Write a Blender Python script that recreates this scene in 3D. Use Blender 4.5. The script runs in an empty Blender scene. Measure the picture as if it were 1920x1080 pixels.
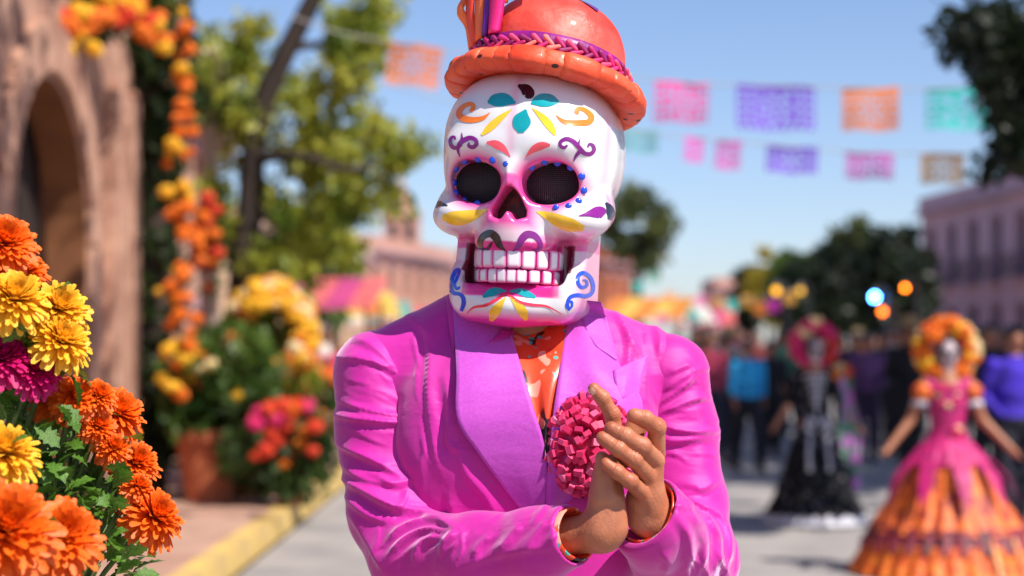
import bpy, bmesh, math, random, os
import numpy as np
from mathutils import Vector, Matrix
from mathutils.bvhtree import BVHTree

# ------------------------------------------------------------------ camera, sky, sun, exposure
scene = bpy.context.scene
COL = scene.collection
CAM_Z = 1.48
LENS, SENSOR = 70.0, 36.0
FPX = 1920 * LENS / SENSOR            # focal length in photograph pixels
HORIZON = 640.0                       # photograph row of eye level
cam_d = bpy.data.cameras.new('camera'); cam = bpy.data.objects.new('camera', cam_d); COL.objects.link(cam)
cam.location = (0, 0, CAM_Z); cam.rotation_euler = (math.radians(90), 0, 0)
cam_d.lens = LENS; cam_d.sensor_width = SENSOR; cam_d.shift_y = (HORIZON - 540) / 1920
cam_d.clip_start = 0.05; cam_d.clip_end = 3000
cam_d.dof.use_dof = True; cam_d.dof.focus_distance = 2.80; cam_d.dof.aperture_fstop = 3.3
scene.camera = cam

SUN_AZ, SUN_EL = math.radians(50), math.radians(52)      # to the right of the view axis, behind the camera
TO_SUN = Vector((math.sin(SUN_AZ) * math.cos(SUN_EL), -math.cos(SUN_AZ) * math.cos(SUN_EL), math.sin(SUN_EL)))
world = bpy.data.worlds.new('World'); scene.world = world; world.use_nodes = True
wn = world.node_tree.nodes; wl = world.node_tree.links
for n in list(wn): wn.remove(n)
w_out = wn.new('ShaderNodeOutputWorld'); w_bg = wn.new('ShaderNodeBackground'); w_sky = wn.new('ShaderNodeTexSky')
w_sky.sky_type = 'NISHITA'; w_sky.sun_disc = False
w_sky.sun_elevation = SUN_EL; w_sky.sun_rotation = math.atan2(TO_SUN.x, TO_SUN.y)
w_sky.altitude = 1500; w_sky.air_density = 1.0; w_sky.dust_density = 1.6; w_sky.ozone_density = 3.0
w_bg.inputs['Strength'].default_value = 0.1
w_mix = wn.new('ShaderNodeMix'); w_mix.data_type = 'RGBA'; w_mix.blend_type = 'MULTIPLY'; w_mix.inputs[0].default_value = 1.0; w_mix.inputs[7].default_value = (1.02, 1.0, 1.10, 1)      # clear, slightly bluer air
wl.new(w_sky.outputs[0], w_mix.inputs[6]); wl.new(w_mix.outputs[2], w_bg.inputs[0]); wl.new(w_bg.outputs[0], w_out.inputs[0])
sun_d = bpy.data.lights.new('sun', 'SUN'); sun = bpy.data.objects.new('sun', sun_d); COL.objects.link(sun)
sun_d.energy = 5.0; sun_d.angle = math.radians(0.5); sun_d.color = (1.0, 0.93, 0.83)
sun.rotation_euler = TO_SUN.to_track_quat('Z', 'Y').to_euler(); sun.location = (6, -6, 12)
vs = scene.view_settings
vs.view_transform = 'Standard'; vs.look = 'None'; vs.exposure = 0.47; vs.gamma = 1.0; vs.use_curve_mapping = False
scene.cycles.max_bounces = 7; scene.cycles.transparent_max_bounces = 8
scene.cycles.use_denoising = True
scene.cycles.sample_clamp_indirect = 6.0

rng = np.random.default_rng(7)
random.seed(7)
R = math.radians

# ------------------------------------------------------------------ helpers
def W(px, py, Y):
    """world point at depth Y that the photograph shows at column px, row py"""
    return Vector(((px - 960) / FPX * Y, Y, CAM_Z + (HORIZON - py) / FPX * Y))

def lin(r, g=None, b=None):
    if g is None: r, g, b = r
    f = lambda c: (c / 255 / 12.92) if c / 255 <= 0.04045 else ((c / 255 + 0.055) / 1.055) ** 2.4
    return (f(r), f(g), f(b), 1.0)

MATS = {}
def pmat(name, c1, c2=None, scale=8.0, rough=0.6, bump=0.0, bscale=None, metallic=0.0, coat=0.0, sheen=0.0, spec=0.5,
         emit=None, estr=0.0, trans=0.0, sss=0.0, attr=None, detail=4.0, stretch=(1, 1, 1), aniso=0.0, ramp=(0.35, 0.65), rvar=0.0, bdist=0.01):
    """procedural Principled material: noise mix of c1 and c2, optional bump, optional colour attribute"""
    if name in MATS: return MATS[name]
    m = bpy.data.materials.new(name); m.use_nodes = True
    nt = m.node_tree; N = nt.nodes; L = nt.links
    b = N['Principled BSDF']
    b.inputs['Base Color'].default_value = c1
    b.inputs['Roughness'].default_value = rough
    b.inputs['Metallic'].default_value = metallic
    b.inputs['Coat Weight'].default_value = coat; b.inputs['Coat Roughness'].default_value = 0.1
    b.inputs['Sheen Weight'].default_value = sheen
    b.inputs['Specular IOR Level'].default_value = spec
    b.inputs['Anisotropic'].default_value = aniso
    if sss: b.inputs['Subsurface Weight'].default_value = sss; b.inputs['Subsurface Radius'].default_value = (0.01, 0.004, 0.002)
    if emit: b.inputs['Emission Color'].default_value = emit; b.inputs['Emission Strength'].default_value = estr
    tc = N.new('ShaderNodeTexCoord'); mp = N.new('ShaderNodeMapping'); L.new(tc.outputs['Object'], mp.inputs[0])
    mp.inputs['Scale'].default_value = stretch
    colsock = None
    if attr:
        a = N.new('ShaderNodeAttribute'); a.attribute_name = attr; colsock = a.outputs['Color']
    if c2 is not None:
        nz = N.new('ShaderNodeTexNoise'); nz.inputs['Scale'].default_value = scale; nz.inputs['Detail'].default_value = detail
        L.new(mp.outputs[0], nz.inputs['Vector'])
        cr = N.new('ShaderNodeValToRGB'); cr.color_ramp.elements[0].position = ramp[0]; cr.color_ramp.elements[1].position = ramp[1]
        cr.color_ramp.elements[0].color = c1; cr.color_ramp.elements[1].color = c2
        L.new(nz.outputs['Fac'], cr.inputs[0])
        if colsock is not None:
            mx = N.new('ShaderNodeMix'); mx.data_type = 'RGBA'; mx.blend_type = 'MULTIPLY'; mx.inputs['Factor'].default_value = 1.0
            L.new(colsock, mx.inputs[6]); L.new(cr.outputs[0], mx.inputs[7]); colsock = mx.outputs[2]
        else: colsock = cr.outputs[0]
        if rvar:
            mr = N.new('ShaderNodeMapRange'); mr.inputs['To Min'].default_value = max(0.02, rough - rvar); mr.inputs['To Max'].default_value = rough + rvar
            L.new(nz.outputs['Fac'], mr.inputs['Value']); L.new(mr.outputs[0], b.inputs['Roughness'])
    if colsock is not None: L.new(colsock, b.inputs['Base Color'])
    if bump:
        n2 = N.new('ShaderNodeTexNoise'); n2.inputs['Scale'].default_value = bscale or scale * 4; n2.inputs['Detail'].default_value = 5
        L.new(mp.outputs[0], n2.inputs['Vector'])
        bp = N.new('ShaderNodeBump'); bp.inputs['Strength'].default_value = bump; bp.inputs['Distance'].default_value = bdist
        L.new(n2.outputs['Fac'], bp.inputs['Height']); L.new(bp.outputs[0], b.inputs['Normal'])
    if trans:
        tr = N.new('ShaderNodeBsdfTranslucent'); ms = N.new('ShaderNodeMixShader'); ms.inputs[0].default_value = trans
        if colsock is not None: L.new(colsock, tr.inputs[0])
        else: tr.inputs[0].default_value = c1
        L.new(b.outputs[0], ms.inputs[1]); L.new(tr.outputs[0], ms.inputs[2]); L.new(ms.outputs[0], N['Material Output'].inputs[0])
    MATS[name] = m
    return m

def mesh_obj(name, verts, faces, mat=None, parent=None, smooth=True, col=None):
    me = bpy.data.meshes.new(name)
    V = np.asarray(verts, dtype=np.float32).reshape(-1, 3)
    if isinstance(faces, np.ndarray) and faces.ndim == 2:
        k = faces.shape[1]
        me.vertices.add(len(V)); me.vertices.foreach_set('co', V.ravel())
        me.loops.add(faces.size); me.loops.foreach_set('vertex_index', faces.astype(np.int32).ravel())
        me.polygons.add(len(faces)); me.polygons.foreach_set('loop_start', np.arange(0, faces.size, k, dtype=np.int32))
        me.update(calc_edges=True); me.validate()
    else:
        me.from_pydata([tuple(v) for v in V], [], [tuple(f) for f in faces]); me.update()
    if smooth: me.polygons.foreach_set('use_smooth', np.ones(len(me.polygons), dtype=bool))
    if col is not None:
        ca = me.color_attributes.new('Col', 'FLOAT_COLOR', 'POINT')
        c = np.ones((len(V), 4), dtype=np.float32); c[:, :np.asarray(col).shape[1]] = col
        ca.data.foreach_set('color', c.ravel())
    o = bpy.data.objects.new(name, me); COL.objects.link(o)
    if mat is not None: me.materials.append(mat)
    if parent is not None: o.parent = parent
    return o

def same_mesh(name, me, parent=None, matrix=None):
    o = bpy.data.objects.new(name, me); COL.objects.link(o)
    if parent is not None: o.parent = parent
    if matrix is not None: o.matrix_local = matrix
    return o

def tag(o, label=None, cat=None, group=None, kind=None):
    if label: o['label'] = label
    if cat: o['category'] = cat
    if group: o['group'] = group
    if kind: o['kind'] = kind
    return o

def empty(name, loc=(0, 0, 0), rz=0.0):
    o = bpy.data.objects.new(name, None); COL.objects.link(o); o.location = loc; o.rotation_euler = (0, 0, rz)
    o.empty_display_size = 0.1
    return o

def thing(name, label, cat, loc=(0, 0, 0), rz=0.0, group=None):
    return tag(empty(name, loc, rz), label, cat, group)

def copy_tree(o, parent=None):
    c = o.copy(); COL.objects.link(c); c.parent = parent
    for ch in list(o.children): copy_tree(ch, c)
    return c

class MB:
    """collects boxes, tubes, lathes ... into one mesh"""
    def __init__(self): self.v = []; self.f = []
    def add(self, v, f):
        n = len(self.v); self.v += [tuple(x) for x in v]; self.f += [tuple(i + n for i in q) for q in f]
        return self
    def box(self, lo, hi, M=None):
        x0, y0, z0 = lo; x1, y1, z1 = hi
        v = [(x0, y0, z0), (x1, y0, z0), (x1, y1, z0), (x0, y1, z0), (x0, y0, z1), (x1, y0, z1), (x1, y1, z1), (x0, y1, z1)]
        if M is not None: v = [M @ Vector(p) for p in v]
        return self.add(v, [(3, 2, 1, 0), (4, 5, 6, 7), (0, 1, 5, 4), (1, 2, 6, 5), (2, 3, 7, 6), (3, 0, 4, 7)])
    def tube(self, pts, rad, n=8, cap=True):
        pts = [Vector(p) for p in pts]
        if not hasattr(rad, '__len__'): rad = [rad] * len(pts)
        v = []; up = Vector((0.13, 0.27, 0.95)).normalized()
        for i, p in enumerate(pts):
            t = (pts[min(i + 1, len(pts) - 1)] - pts[max(i - 1, 0)]).normalized()
            a = t.cross(up)
            if a.length < 1e-3: a = t.cross(Vector((1, 0, 0)))
            a.normalize(); b = t.cross(a); up = b if False else up
            for k in range(n):
                w = 2 * math.pi * k / n; v.append(p + (a * math.cos(w) + b * math.sin(w)) * rad[i])
        f = [(i * n + k, i * n + (k + 1) % n, (i + 1) * n + (k + 1) % n, (i + 1) * n + k) for i in range(len(pts) - 1) for k in range(n)]
        if cap: f += [tuple(range(n))[::-1], tuple((len(pts) - 1) * n + k for k in range(n))]
        return self.add(v, f)
    def lathe(self, prof, n=24, M=None, wob=None):
        v = []
        for (r, z) in prof:
            for k in range(n):
                a = 2 * math.pi * k / n; rr = r * (wob(a, z) if wob else 1.0)
                v.append((rr * math.cos(a), rr * math.sin(a), z))
        if M is not None: v = [M @ Vector(p) for p in v]
        f = [(i * n + k, i * n + (k + 1) % n, (i + 1) * n + (k + 1) % n, (i + 1) * n + k) for i in range(len(prof) - 1) for k in range(n)]
        return self.add(v, f)
    def build(self, name, mat, parent=None, smooth=False):
        return mesh_obj(name, self.v, self.f, mat, parent, smooth)

# ---- signed distance modelling
def v3(p): return np.asarray(p, dtype=np.float64)
def sd_ell(P, c, r):
    q = P - v3(c); r = v3(r)
    k0 = np.sqrt(((q / r) ** 2).sum(1)); k1 = np.sqrt(((q / (r * r)) ** 2).sum(1)) + 1e-9
    return k0 * (k0 - 1) / k1
def sd_box(P, c, h, r):
    q = np.abs(P - v3(c)) - (v3(h) - r)
    return np.sqrt((np.maximum(q, 0) ** 2).sum(1)) + np.minimum(q.max(1), 0) - r
def sd_cap(P, a, b, ra, rb=None):
    if rb is None: rb = ra
    a, b = v3(a), v3(b); ba = b - a
    h = np.clip(((P - a) @ ba) / max(ba @ ba, 1e-12), 0, 1)
    return np.sqrt(((P - a - h[:, None] * ba) ** 2).sum(1)) - (ra + (rb - ra) * h)
def smin(a, b, k):
    h = np.maximum(k - np.abs(a - b), 0) / k
    return np.minimum(a, b) - h * h * k * 0.25
def smax(a, b, k): return -smin(-a, -b, k)

def sdf_mesh(f, lo, hi, h, newton=3, slack=1.7):
    """surface-nets polygonisation of f<0 in a box, vertices pulled on to the surface"""
    lo = v3(lo); hi = v3(hi); B = 8
    nb = np.maximum(np.ceil((hi - lo) / (h * B)).astype(int), 1); n = nb * B
    I = np.stack(np.meshgrid(*[np.arange(k) for k in nb], indexing='ij'), -1).reshape(-1, 3)
    cen = lo + (I * B + (B - 1) / 2) * h
    dc = f(cen)
    D = np.repeat(np.repeat(np.repeat(dc.reshape(nb), B, 0), B, 1), B, 2).astype(np.float32)
    act = np.abs(dc) < h * B * 0.87 * slack
    loc = np.stack(np.meshgrid(*[np.arange(B)] * 3, indexing='ij'), -1).reshape(-1, 3)
    A = I[act]
    for s in range(0, len(A), 600):
        G = (A[s:s + 600, None, :] * B + loc[None]).reshape(-1, 3)
        D[G[:, 0], G[:, 1], G[:, 2]] = f(lo + G * h)
    S = D < 0
    c = np.zeros(tuple(n - 1), dtype=np.int8)
    offs = [(i, j, k) for i in (0, 1) for j in (0, 1) for k in (0, 1)]
    for (i, j, k) in offs: c += S[i:n[0] - 1 + i, j:n[1] - 1 + j, k:n[2] - 1 + k]
    cell = np.argwhere((c > 0) & (c < 8))
    idx = -np.ones(c.shape, dtype=np.int64); idx[cell[:, 0], cell[:, 1], cell[:, 2]] = np.arange(len(cell))
    acc = np.zeros((len(cell), 3)); cnt = np.zeros(len(cell))
    vals = {o: D[cell[:, 0] + o[0], cell[:, 1] + o[1], cell[:, 2] + o[2]] for o in offs}
    for o in offs:
        for ax in range(3):
            if o[ax]: continue
            o2 = list(o); o2[ax] = 1; o2 = tuple(o2)
            a, b = vals[o], vals[o2]; m = (a < 0) != (b < 0)
            t = np.where(m, a / np.where(m, a - b, 1), 0)
            p = np.array(o, float)[None].repeat(len(cell), 0); p[:, ax] = t
            acc[m] += p[m]; cnt[m] += 1
    V = lo + (cell + acc / cnt[:, None]) * h
    faces = []
    for ax in range(3):
        u, w = (ax + 1) % 3, (ax + 2) % 3
        sl0 = [slice(1, -1)] * 3; sl1 = [slice(1, -1)] * 3
        sl0[ax] = slice(0, n[ax] - 1); sl1[ax] = slice(1, n[ax])
        a, b = S[tuple(sl0)], S[tuple(sl1)]
        for fl, M in ((0, a & ~b), (1, ~a & b)):
            E = np.argwhere(M)
            if not len(E): continue
            base = E.copy(); base[:, u] += 1; base[:, w] += 1
            q = []
            for du, dw in ((-1, -1), (0, -1), (0, 0), (-1, 0)):
                p = base.copy(); p[:, u] += du; p[:, w] += dw; q.append(idx[p[:, 0], p[:, 1], p[:, 2]])
            q = np.stack(q, 1)
            faces.append(q if fl == 0 else q[:, ::-1])
    F = np.concatenate(faces)
    F = F[(F >= 0).all(1)]
    e = h * 0.35
    for _ in range(newton):
        d = f(V); g = np.stack([(f(V + e * np.eye(3)[k]) - f(V - e * np.eye(3)[k])) / (2 * e) for k in range(3)], 1)
        st = -(d / np.maximum((g * g).sum(1), 0.15))[:, None] * g
        ln = np.sqrt((st * st).sum(1))[:, None]; st *= np.minimum(1, h * 0.5 / np.maximum(ln, 1e-9))
        V = V + st
    return V, F

def vnormals(V, F):
    n = np.cross(V[F[:, 2]] - V[F[:, 0]], V[F[:, 3 % F.shape[1]]] - V[F[:, 1]]) if F.shape[1] == 4 else np.cross(V[F[:, 1]] - V[F[:, 0]], V[F[:, 2]] - V[F[:, 0]])
    out = np.zeros_like(V)
    for k in range(F.shape[1]): np.add.at(out, F[:, k], n)
    return out / np.maximum(np.sqrt((out ** 2).sum(1)), 1e-12)[:, None]

def catmull(pts, n):
    """smooth resampling of a polyline (any dimension) to n points"""
    P = np.asarray(pts, float)
    if len(P) == 2: return P[0] + (P[1] - P[0]) * np.linspace(0, 1, n)[:, None]
    Q = np.vstack([2 * P[0] - P[1], P, 2 * P[-1] - P[-2]]); out = []
    for t in np.linspace(0, len(P) - 1 - 1e-9, n):
        i = int(t); f = t - i; a, b, c, d = Q[i], Q[i + 1], Q[i + 2], Q[i + 3]
        out.append(0.5 * ((2 * b) + (c - a) * f + (2 * a - 5 * b + 4 * c - d) * f * f + (3 * b - a - 3 * c + d) * f ** 3))
    return np.array(out)

CAMP = Vector((0, 0, CAM_Z))
def cast(bvh, px, py):
    d = (W(px, py, 1.0) - CAMP).normalized()
    return bvh.ray_cast(CAMP, d)
def bvh_of(V, F): return BVHTree.FromPolygons([Vector(v) for v in V], [tuple(int(i) for i in f) for f in F])
# ------------------------------------------------------------------ the performer's skull mask
MASK_Y = 2.95
MS = MASK_Y / FPX                                     # metres per mask unit (one photograph pixel at that depth)
MO = W(997, 345, MASK_Y)
M_ROT = Matrix.Rotation(R(2.5), 4, 'Y') @ Matrix.Rotation(R(-15), 4, 'Z')
M_MASK = Matrix.Translation(MO) @ M_ROT @ Matrix.Scale(MS, 4)

def sd_mask(P):
    """P in mask units: x right, y backwards, z up; origin between the temples at eye level"""
    lf = np.where(P[:, 0] < 0, 1.08, 1.0); Q = P.copy(); Q[:, 0] = np.abs(Q[:, 0]); Q[:, 1] = -Q[:, 1]; Q = Q[:, [0, 2, 1]]      # u, v, w (forward)
    u, v, w = Q.T
    # cranium: boxy ellipsoid
    def sup(c, r, p):
        q = np.abs((Q - v3(c)) / v3(r)); k = (q ** p).sum(1) ** (1 / p); return (k - 1) * min(r)
    d = sup((0, 62, -35), (161, 150, 190), 2.4)
    d = smin(d, smax(sup((0, 45, 40), (152, 150, 118), 2.5), -(v + 62), 40), 25)                                    # face block
    d = smin(d, sd_ell(Q, (66, 60, 128), (62, 24, 28)), 26)                                    # brow
    d = smax(d, -sd_ell(Q, (178, 20, 62), (20, 78, 34)), 26)                                   # temple groove
    # lower face narrowing
    d = smin(d, sd_ell(Q, (0, -60, 95), (62, 92, 72)), 34)                                     # nose / maxilla mass
    d = smin(d, sd_ell(Q, (98, -70, 72), (66, 40, 74)), 22)                                   # cheekbones
    d = smin(d, sd_ell(Q, (142, -50, 26), (22, 34, 66)), 20)
    d = smin(d, sd_ell(Q, (0, -22, 146), (17, 52, 28)), 22)                                    # bridge
    # under-cheek hollow
    d = smax(d, -sd_ell(Q, (112, -160, 118), (52, 46, 90)), 22); d = smax(d, -sd_ell(Q, (84, -136, 140), (30, 34, 70)), 22)
    mz = smin(sd_ell(Q, (0, -116, 98), (75, 36, 68)), sd_ell(Q, (0, -92, 104), (58, 44, 64)), 20)
    d = smin(d, mz, 22)
    # jaw shell
    jaw = sd_box(Q, (0, -152, 18), (125, 112, 118), 54)
    jaw = smax(jaw, (w - 138 + 0.0016 * u * u), 20)
    jaw = smax(jaw, w - np.interp(v, [-232, -200, -150, -60], [140, 132, 66, 50]), 14)
    cut = sd_box(Q, (0, -121, 140), (95, 72, 88), 14)
    jaw = smax(jaw, -cut, 10)
    chin = sd_ell(Q, (0, -232, 96), (66, 34, 52))
    jaw = smin(jaw, chin, 26)
    d = smin(d, jaw, 9)
    # gum core that carries the teeth
    gum = sup((0, -160, 60), (79, 44, 79), 2.1)
    d = smin(d, gum, 8)
    # slot beside the teeth
    d = smax(d, -sd_box(Q, (87, -154, 122), (8, 36, 72), 7), 5)
    # eye sockets
    eu, ev = u - np.where(lf > 1, 71.5, 68), v + 9
    rot = eu * 0.985 + ev * 0.17, ev * 0.985 - eu * 0.17
    E = np.stack([rot[0], rot[1], w - 152], 1)
    e1 = sd_ell(E, (0, 0, 40), (66, 58, 48)); d = smax(d, -e1, 20)
    q = (np.abs(E[:, 0] / (49 * lf)) ** 2.3 + np.abs(E[:, 1] / 37.5) ** 2.3) ** (1 / 2.3)
    hole = smax((q - 1) * 38, -(E[:, 2] + 62), 6); d = smax(d, -hole, 9)
    # nose hole: inverted heart
    half = 4 + 28 * np.clip((0 - v - 18) / 42, 0, 1) ** 0.75
    nh = np.maximum(u - half, np.maximum(v + 18, -(v + 78 - np.abs(u - 16) * 0.35 + 6 * np.exp(-(u / 7) ** 2) * -1.6)))
    nh = smax(nh, -(w - 98), 5); d = smax(d, -nh, 9)
    # temples: shallow ridge line between face block and cranium
    return d

def make_mask():
    V, F = sdf_mesh(sd_mask, (-200, -190, -285), (200, 240, 225), 3.3, slack=2.2)
    u, w, v = V[:, 0], -V[:, 1], V[:, 2]; a = np.abs(u)
    g = lambda x: np.exp(-x * x)
    # airbrushed pink: round the sockets, the nose, under the cheeks, jaw sides and rim
    white = np.array([0.80, 0.79, 0.80]); pink = np.array(lin(236, 22, 150)[:3]); deep = np.array(lin(205, 10, 120)[:3])
    eu, ev = a - 68, v + 9
    q = np.sqrt((eu / 47) ** 2 + (ev / 39) ** 2)
    f = 0.95 * np.clip(1 - np.abs(q - 1.08) / 0.52, 0, 1) ** 1.2 * (w > 40)
    inner = ((eu * 0.985 + ev * 0.17) / np.where(u < 0, 55, 48)) ** 2 + ((ev * 0.985 - eu * 0.17) / 38) ** 2
    nq = np.maximum(a - 38, np.maximum(v + 0, -82 - v)); f = np.maximum(f, 0.9 * np.clip(1 - nq / 26, 0, 1) * (w > 70) * (v < 5) * (v > -100))
    f = np.maximum(f, 0.30 * g(u / 9) * np.clip((v - 20) / 30, 0, 1) * (w > 60))                       # line up the forehead
    f = np.maximum(f, 0.8 * np.clip((-v - 92) / 16, 0, 1) * np.clip((-v + 0) / 1, 0, 1) * (v > -128) * np.clip((a - 40) / 26, 0, 1))   # under cheekbones
    f = np.maximum(f, 0.28 * g((v + 104) / 14) * (a < 95) * (w > 60))
    f = np.maximum(f, 0.95 * (v > -216) * (v < -118) * np.clip(1 - (a - 78) / 22, 0, 1) * (w > 20))     # gums
    f = np.maximum(f, 0.75 * np.clip((a - 108) / 26, 0, 1) * np.clip((-v - 90) / 25, 0, 1))              # jaw sides
    f = np.maximum(f, 0.95 * np.clip((-v - 238) / 20, 0, 1) ** 1.0)                                       # lower rim
    f = np.maximum(f, 0.55 * g((a - 163) / 12) * g((w - 52) / 16) * (v > -60))                            # temple line
    f = np.maximum(f, 0.85 * np.clip((a - 148) / 18, 0, 1) * np.clip((-v + 5) / 60, 0, 1) * (w < 30) * (v < 5))
    f = np.clip(f, 0, 1)[:, None]
    col = white * (1 - f) + pink * f
    gum = ((v > -212) & (v < -120) & (a < 92) & (w > 0))[:, None] * 1.0; col = col * (1 - 0.55 * gum) + deep * 0.55 * gum
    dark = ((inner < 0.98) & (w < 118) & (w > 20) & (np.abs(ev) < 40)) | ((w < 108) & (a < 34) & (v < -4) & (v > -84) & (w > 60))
    slot = (a > 80) & (a < 104) & (w < 90) & (v < -118) & (v > -202) & (w < 150) & (w > 0)
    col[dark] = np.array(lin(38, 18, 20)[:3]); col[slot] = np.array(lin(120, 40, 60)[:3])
    m = pmat('mask_lacquer', (1, 1, 1, 1), (0.93, 0.93, 0.94, 1), scale=9, rough=0.24, coat=0.55, attr='Col', bump=0.05, bscale=30, bdist=0.002)
    Wd = np.array([M_MASK @ Vector(p) for p in V])
    return Wd, F, m, col

PERF = thing('person', 'performer in a glossy magenta suit with a painted skull mask, rubbing the bare hands together', 'person', (0.02, 2.97, 0))
BASE = PERF.location.copy()
def pobj(name, V, F, mat, parent=None, **k):
    """mesh given in world coordinates, as a part of the performer"""
    V = np.asarray([tuple(p) for p in V]) if not isinstance(V, np.ndarray) else V
    return mesh_obj(name, V - np.array(BASE), F, mat, parent or PERF, **k)

mv, mf, mm, mc = make_mask()
MASK = pobj('skull_mask', mv, mf, mm, col=mc)
MASK['label'] = 'glossy white papier mache skull mask with bright painted scrolls'
MASK_BVH = bvh_of(mv, mf)

# painted motifs: ribbons of varying width laid on the mask's surface
PAINT = {k: pmat('paint_' + k, lin(*c), lin(*[min(255, int(x * 1.08) + 4) for x in c]), scale=40, rough=0.26, coat=0.5) for k, c in dict(
    teal=(10, 150, 160), yellow=(240, 190, 40), orange=(250, 120, 30), purple=(120, 16, 120), coral=(240, 82, 96), blue=(22, 70, 200), black=(24, 14, 30), red=(235, 50, 80)).items()}
CX = lambda p: (780 + p[0] / 2.077, 120 + p[1] / 2.077)
def stroke(name, pts, wid, colr, n=None, m=5, crop=CX, lift=0.0007, bvh=MASK_BVH, parent=MASK, bulge=0.0):
    """pts: centre line in crop pixels, wid: half-widths along it"""
    P = [crop(p) for p in pts]; sc = (crop((1, 0))[0] - crop((0, 0))[0])
    L = sum(math.dist(P[i], P[i + 1]) for i in range(len(P) - 1)); n = n or max(10, int(L / 2.2))
    C = catmull(P, n); wv = np.interp(np.linspace(0, 1, n), np.linspace(0, 1, len(wid)), wid) * sc
    wv = np.convolve(np.pad(wv, 2, mode='edge'), [.1, .2, .4, .2, .1], 'valid')
    T = np.gradient(C, axis=0); T /= np.maximum(np.linalg.norm(T, axis=1), 1e-6)[:, None]; Nn = np.stack([-T[:, 1], T[:, 0]], 1)
    V = []; ok = True; last = None
    for i in range(n):
        for j in range(m):
            t = (j / (m - 1)) * 2 - 1
            q = C[i] + Nn[i] * wv[i] * t
            h = cast(bvh, q[0], q[1])
            if h[0] is None: h = last if last else (W(q[0], q[1], 2.85), Vector((0, -1, 0)))
            last = h
            V.append(h[0] + h[1] * (lift + bulge * (1 - t * t)))
    F = [(i * m + j, i * m + j + 1, (i + 1) * m + j + 1, (i + 1) * m + j) for i in range(n - 1) for j in range(m - 1)]
    return pobj_child(name, V, F, PAINT[colr] if isinstance(colr, str) else colr, parent)
def pobj_child(name, V, F, mat, parent):
    V = np.array([tuple(p) for p in V]) - np.array(BASE)
    return mesh_obj(name, V, F, mat, parent)
drop = [2, 30, 52, 60, 58, 44, 12]
S = stroke
# forehead
S('petal', [(428, 178), (418, 205), (410, 235), (409, 268)], [3, 17, 34, 36, 30, 8], 'teal', m=9)
S('petal', [(388, 152), (350, 140), (310, 142), (280, 150)], [2, 18, 27, 26, 20, 3], 'teal', m=9)
S('petal', [(448, 155), (480, 143), (520, 142), (556, 148)], [2, 18, 26, 26, 20, 3], 'teal', m=9)
S('petal', [(398, 84), (425, 98), (440, 118), (428, 132)], [4, 22, 24, 4], 'black', m=7)
S('petal', [(374, 176), (330, 210), (290, 246), (256, 277)], [1, 8, 13, 15, 12, 4], 'yellow')
S('petal', [(452, 172), (490, 205), (520, 240), (543, 278)], [1, 8, 14, 16, 13, 4], 'yellow')
S('swirl', [(288, 190), (262, 210), (225, 218), (190, 214), (170, 200), (172, 180), (190, 163), (212, 156), (224, 164), (220, 178), (210, 182)], [1, 8, 11, 13, 13, 10, 9, 8, 9, 8, 5], 'orange')
S('swirl', [(546, 200), (570, 222), (600, 230), (640, 230), (672, 226), (682, 208), (670, 190), (650, 177), (630, 176), (624, 188), (634, 192)], [1, 8, 11, 12, 12, 12, 10, 8, 9, 8, 5], 'orange')
# scrolls over the eyes
S('scroll', [(172, 362), (164, 335), (170, 312), (190, 296), (212, 288), (232, 296), (236, 312), (222, 324), (206, 318), (208, 306)], [1, 6, 9, 10, 9, 8, 8, 8, 7, 3], 'purple')
S('scroll', [(178, 312), (160, 326), (142, 322), (134, 304), (138, 288), (150, 284), (154, 296)], [6, 8, 8, 7, 6, 5, 3], 'purple')
S('scroll', [(176, 300), (180, 285), (178, 268)], [5, 4, 1], 'purple')
S('scroll', [(614, 380), (622, 358), (640, 340), (656, 348), (678, 350), (692, 336), (688, 318), (674, 312), (668, 324)], [1, 6, 9, 8, 8, 8, 7, 5, 3], 'purple')
S('scroll', [(656, 346), (632, 322), (610, 300), (586, 292), (564, 302), (562, 318), (576, 326), (590, 316)], [6, 9, 9, 8, 7, 7, 7, 3], 'purple')
S('scroll', [(632, 318), (634, 305), (640, 288)], [5, 4, 1], 'purple')
S('petal', [(368, 362), (340, 330), (308, 312), (276, 306)], [1, 8, 15, 17, 12, 4], 'coral')
S('petal', [(428, 362), (455, 334), (490, 318), (522, 316)], [1, 8, 14, 16, 12, 4], 'coral')
# cheeks
S('petal', [(282, 565), (230, 586), (170, 600), (104, 596)], [1, 12, 22, 28, 27, 10], 'yellow', m=9)
S('petal', [(468, 574), (520, 594), (580, 620), (654, 640)], [1, 12, 20, 26, 26, 10], 'yellow', m=9)
S('petal', [(124, 552), (100, 546), (84, 544), (72, 556)], [1, 8, 14, 8], 'black')
S('petal', [(738, 540), (752, 560), (758, 585), (752, 606)], [3, 14, 18, 6], 'black')
S('petal', [(634, 592), (680, 582), (715, 578), (730, 590)], [1, 10, 22, 24, 14], 'purple', m=7)
# moustache curls
S('moustache_curl', [(350, 728), (326, 706), (312, 676), (290, 660), (262, 672), (250, 700), (256, 722), (274, 726), (288, 708), (300, 690)], [1, 12, 16, 15, 13, 10, 9, 8, 6, 1], 'black')
S('moustache_curl', [(376, 730), (398, 710), (412, 682), (432, 664), (460, 668), (480, 690), (484, 712), (470, 726), (452, 722)], [1, 10, 15, 15, 13, 10, 8, 6, 2], 'purple')
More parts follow.
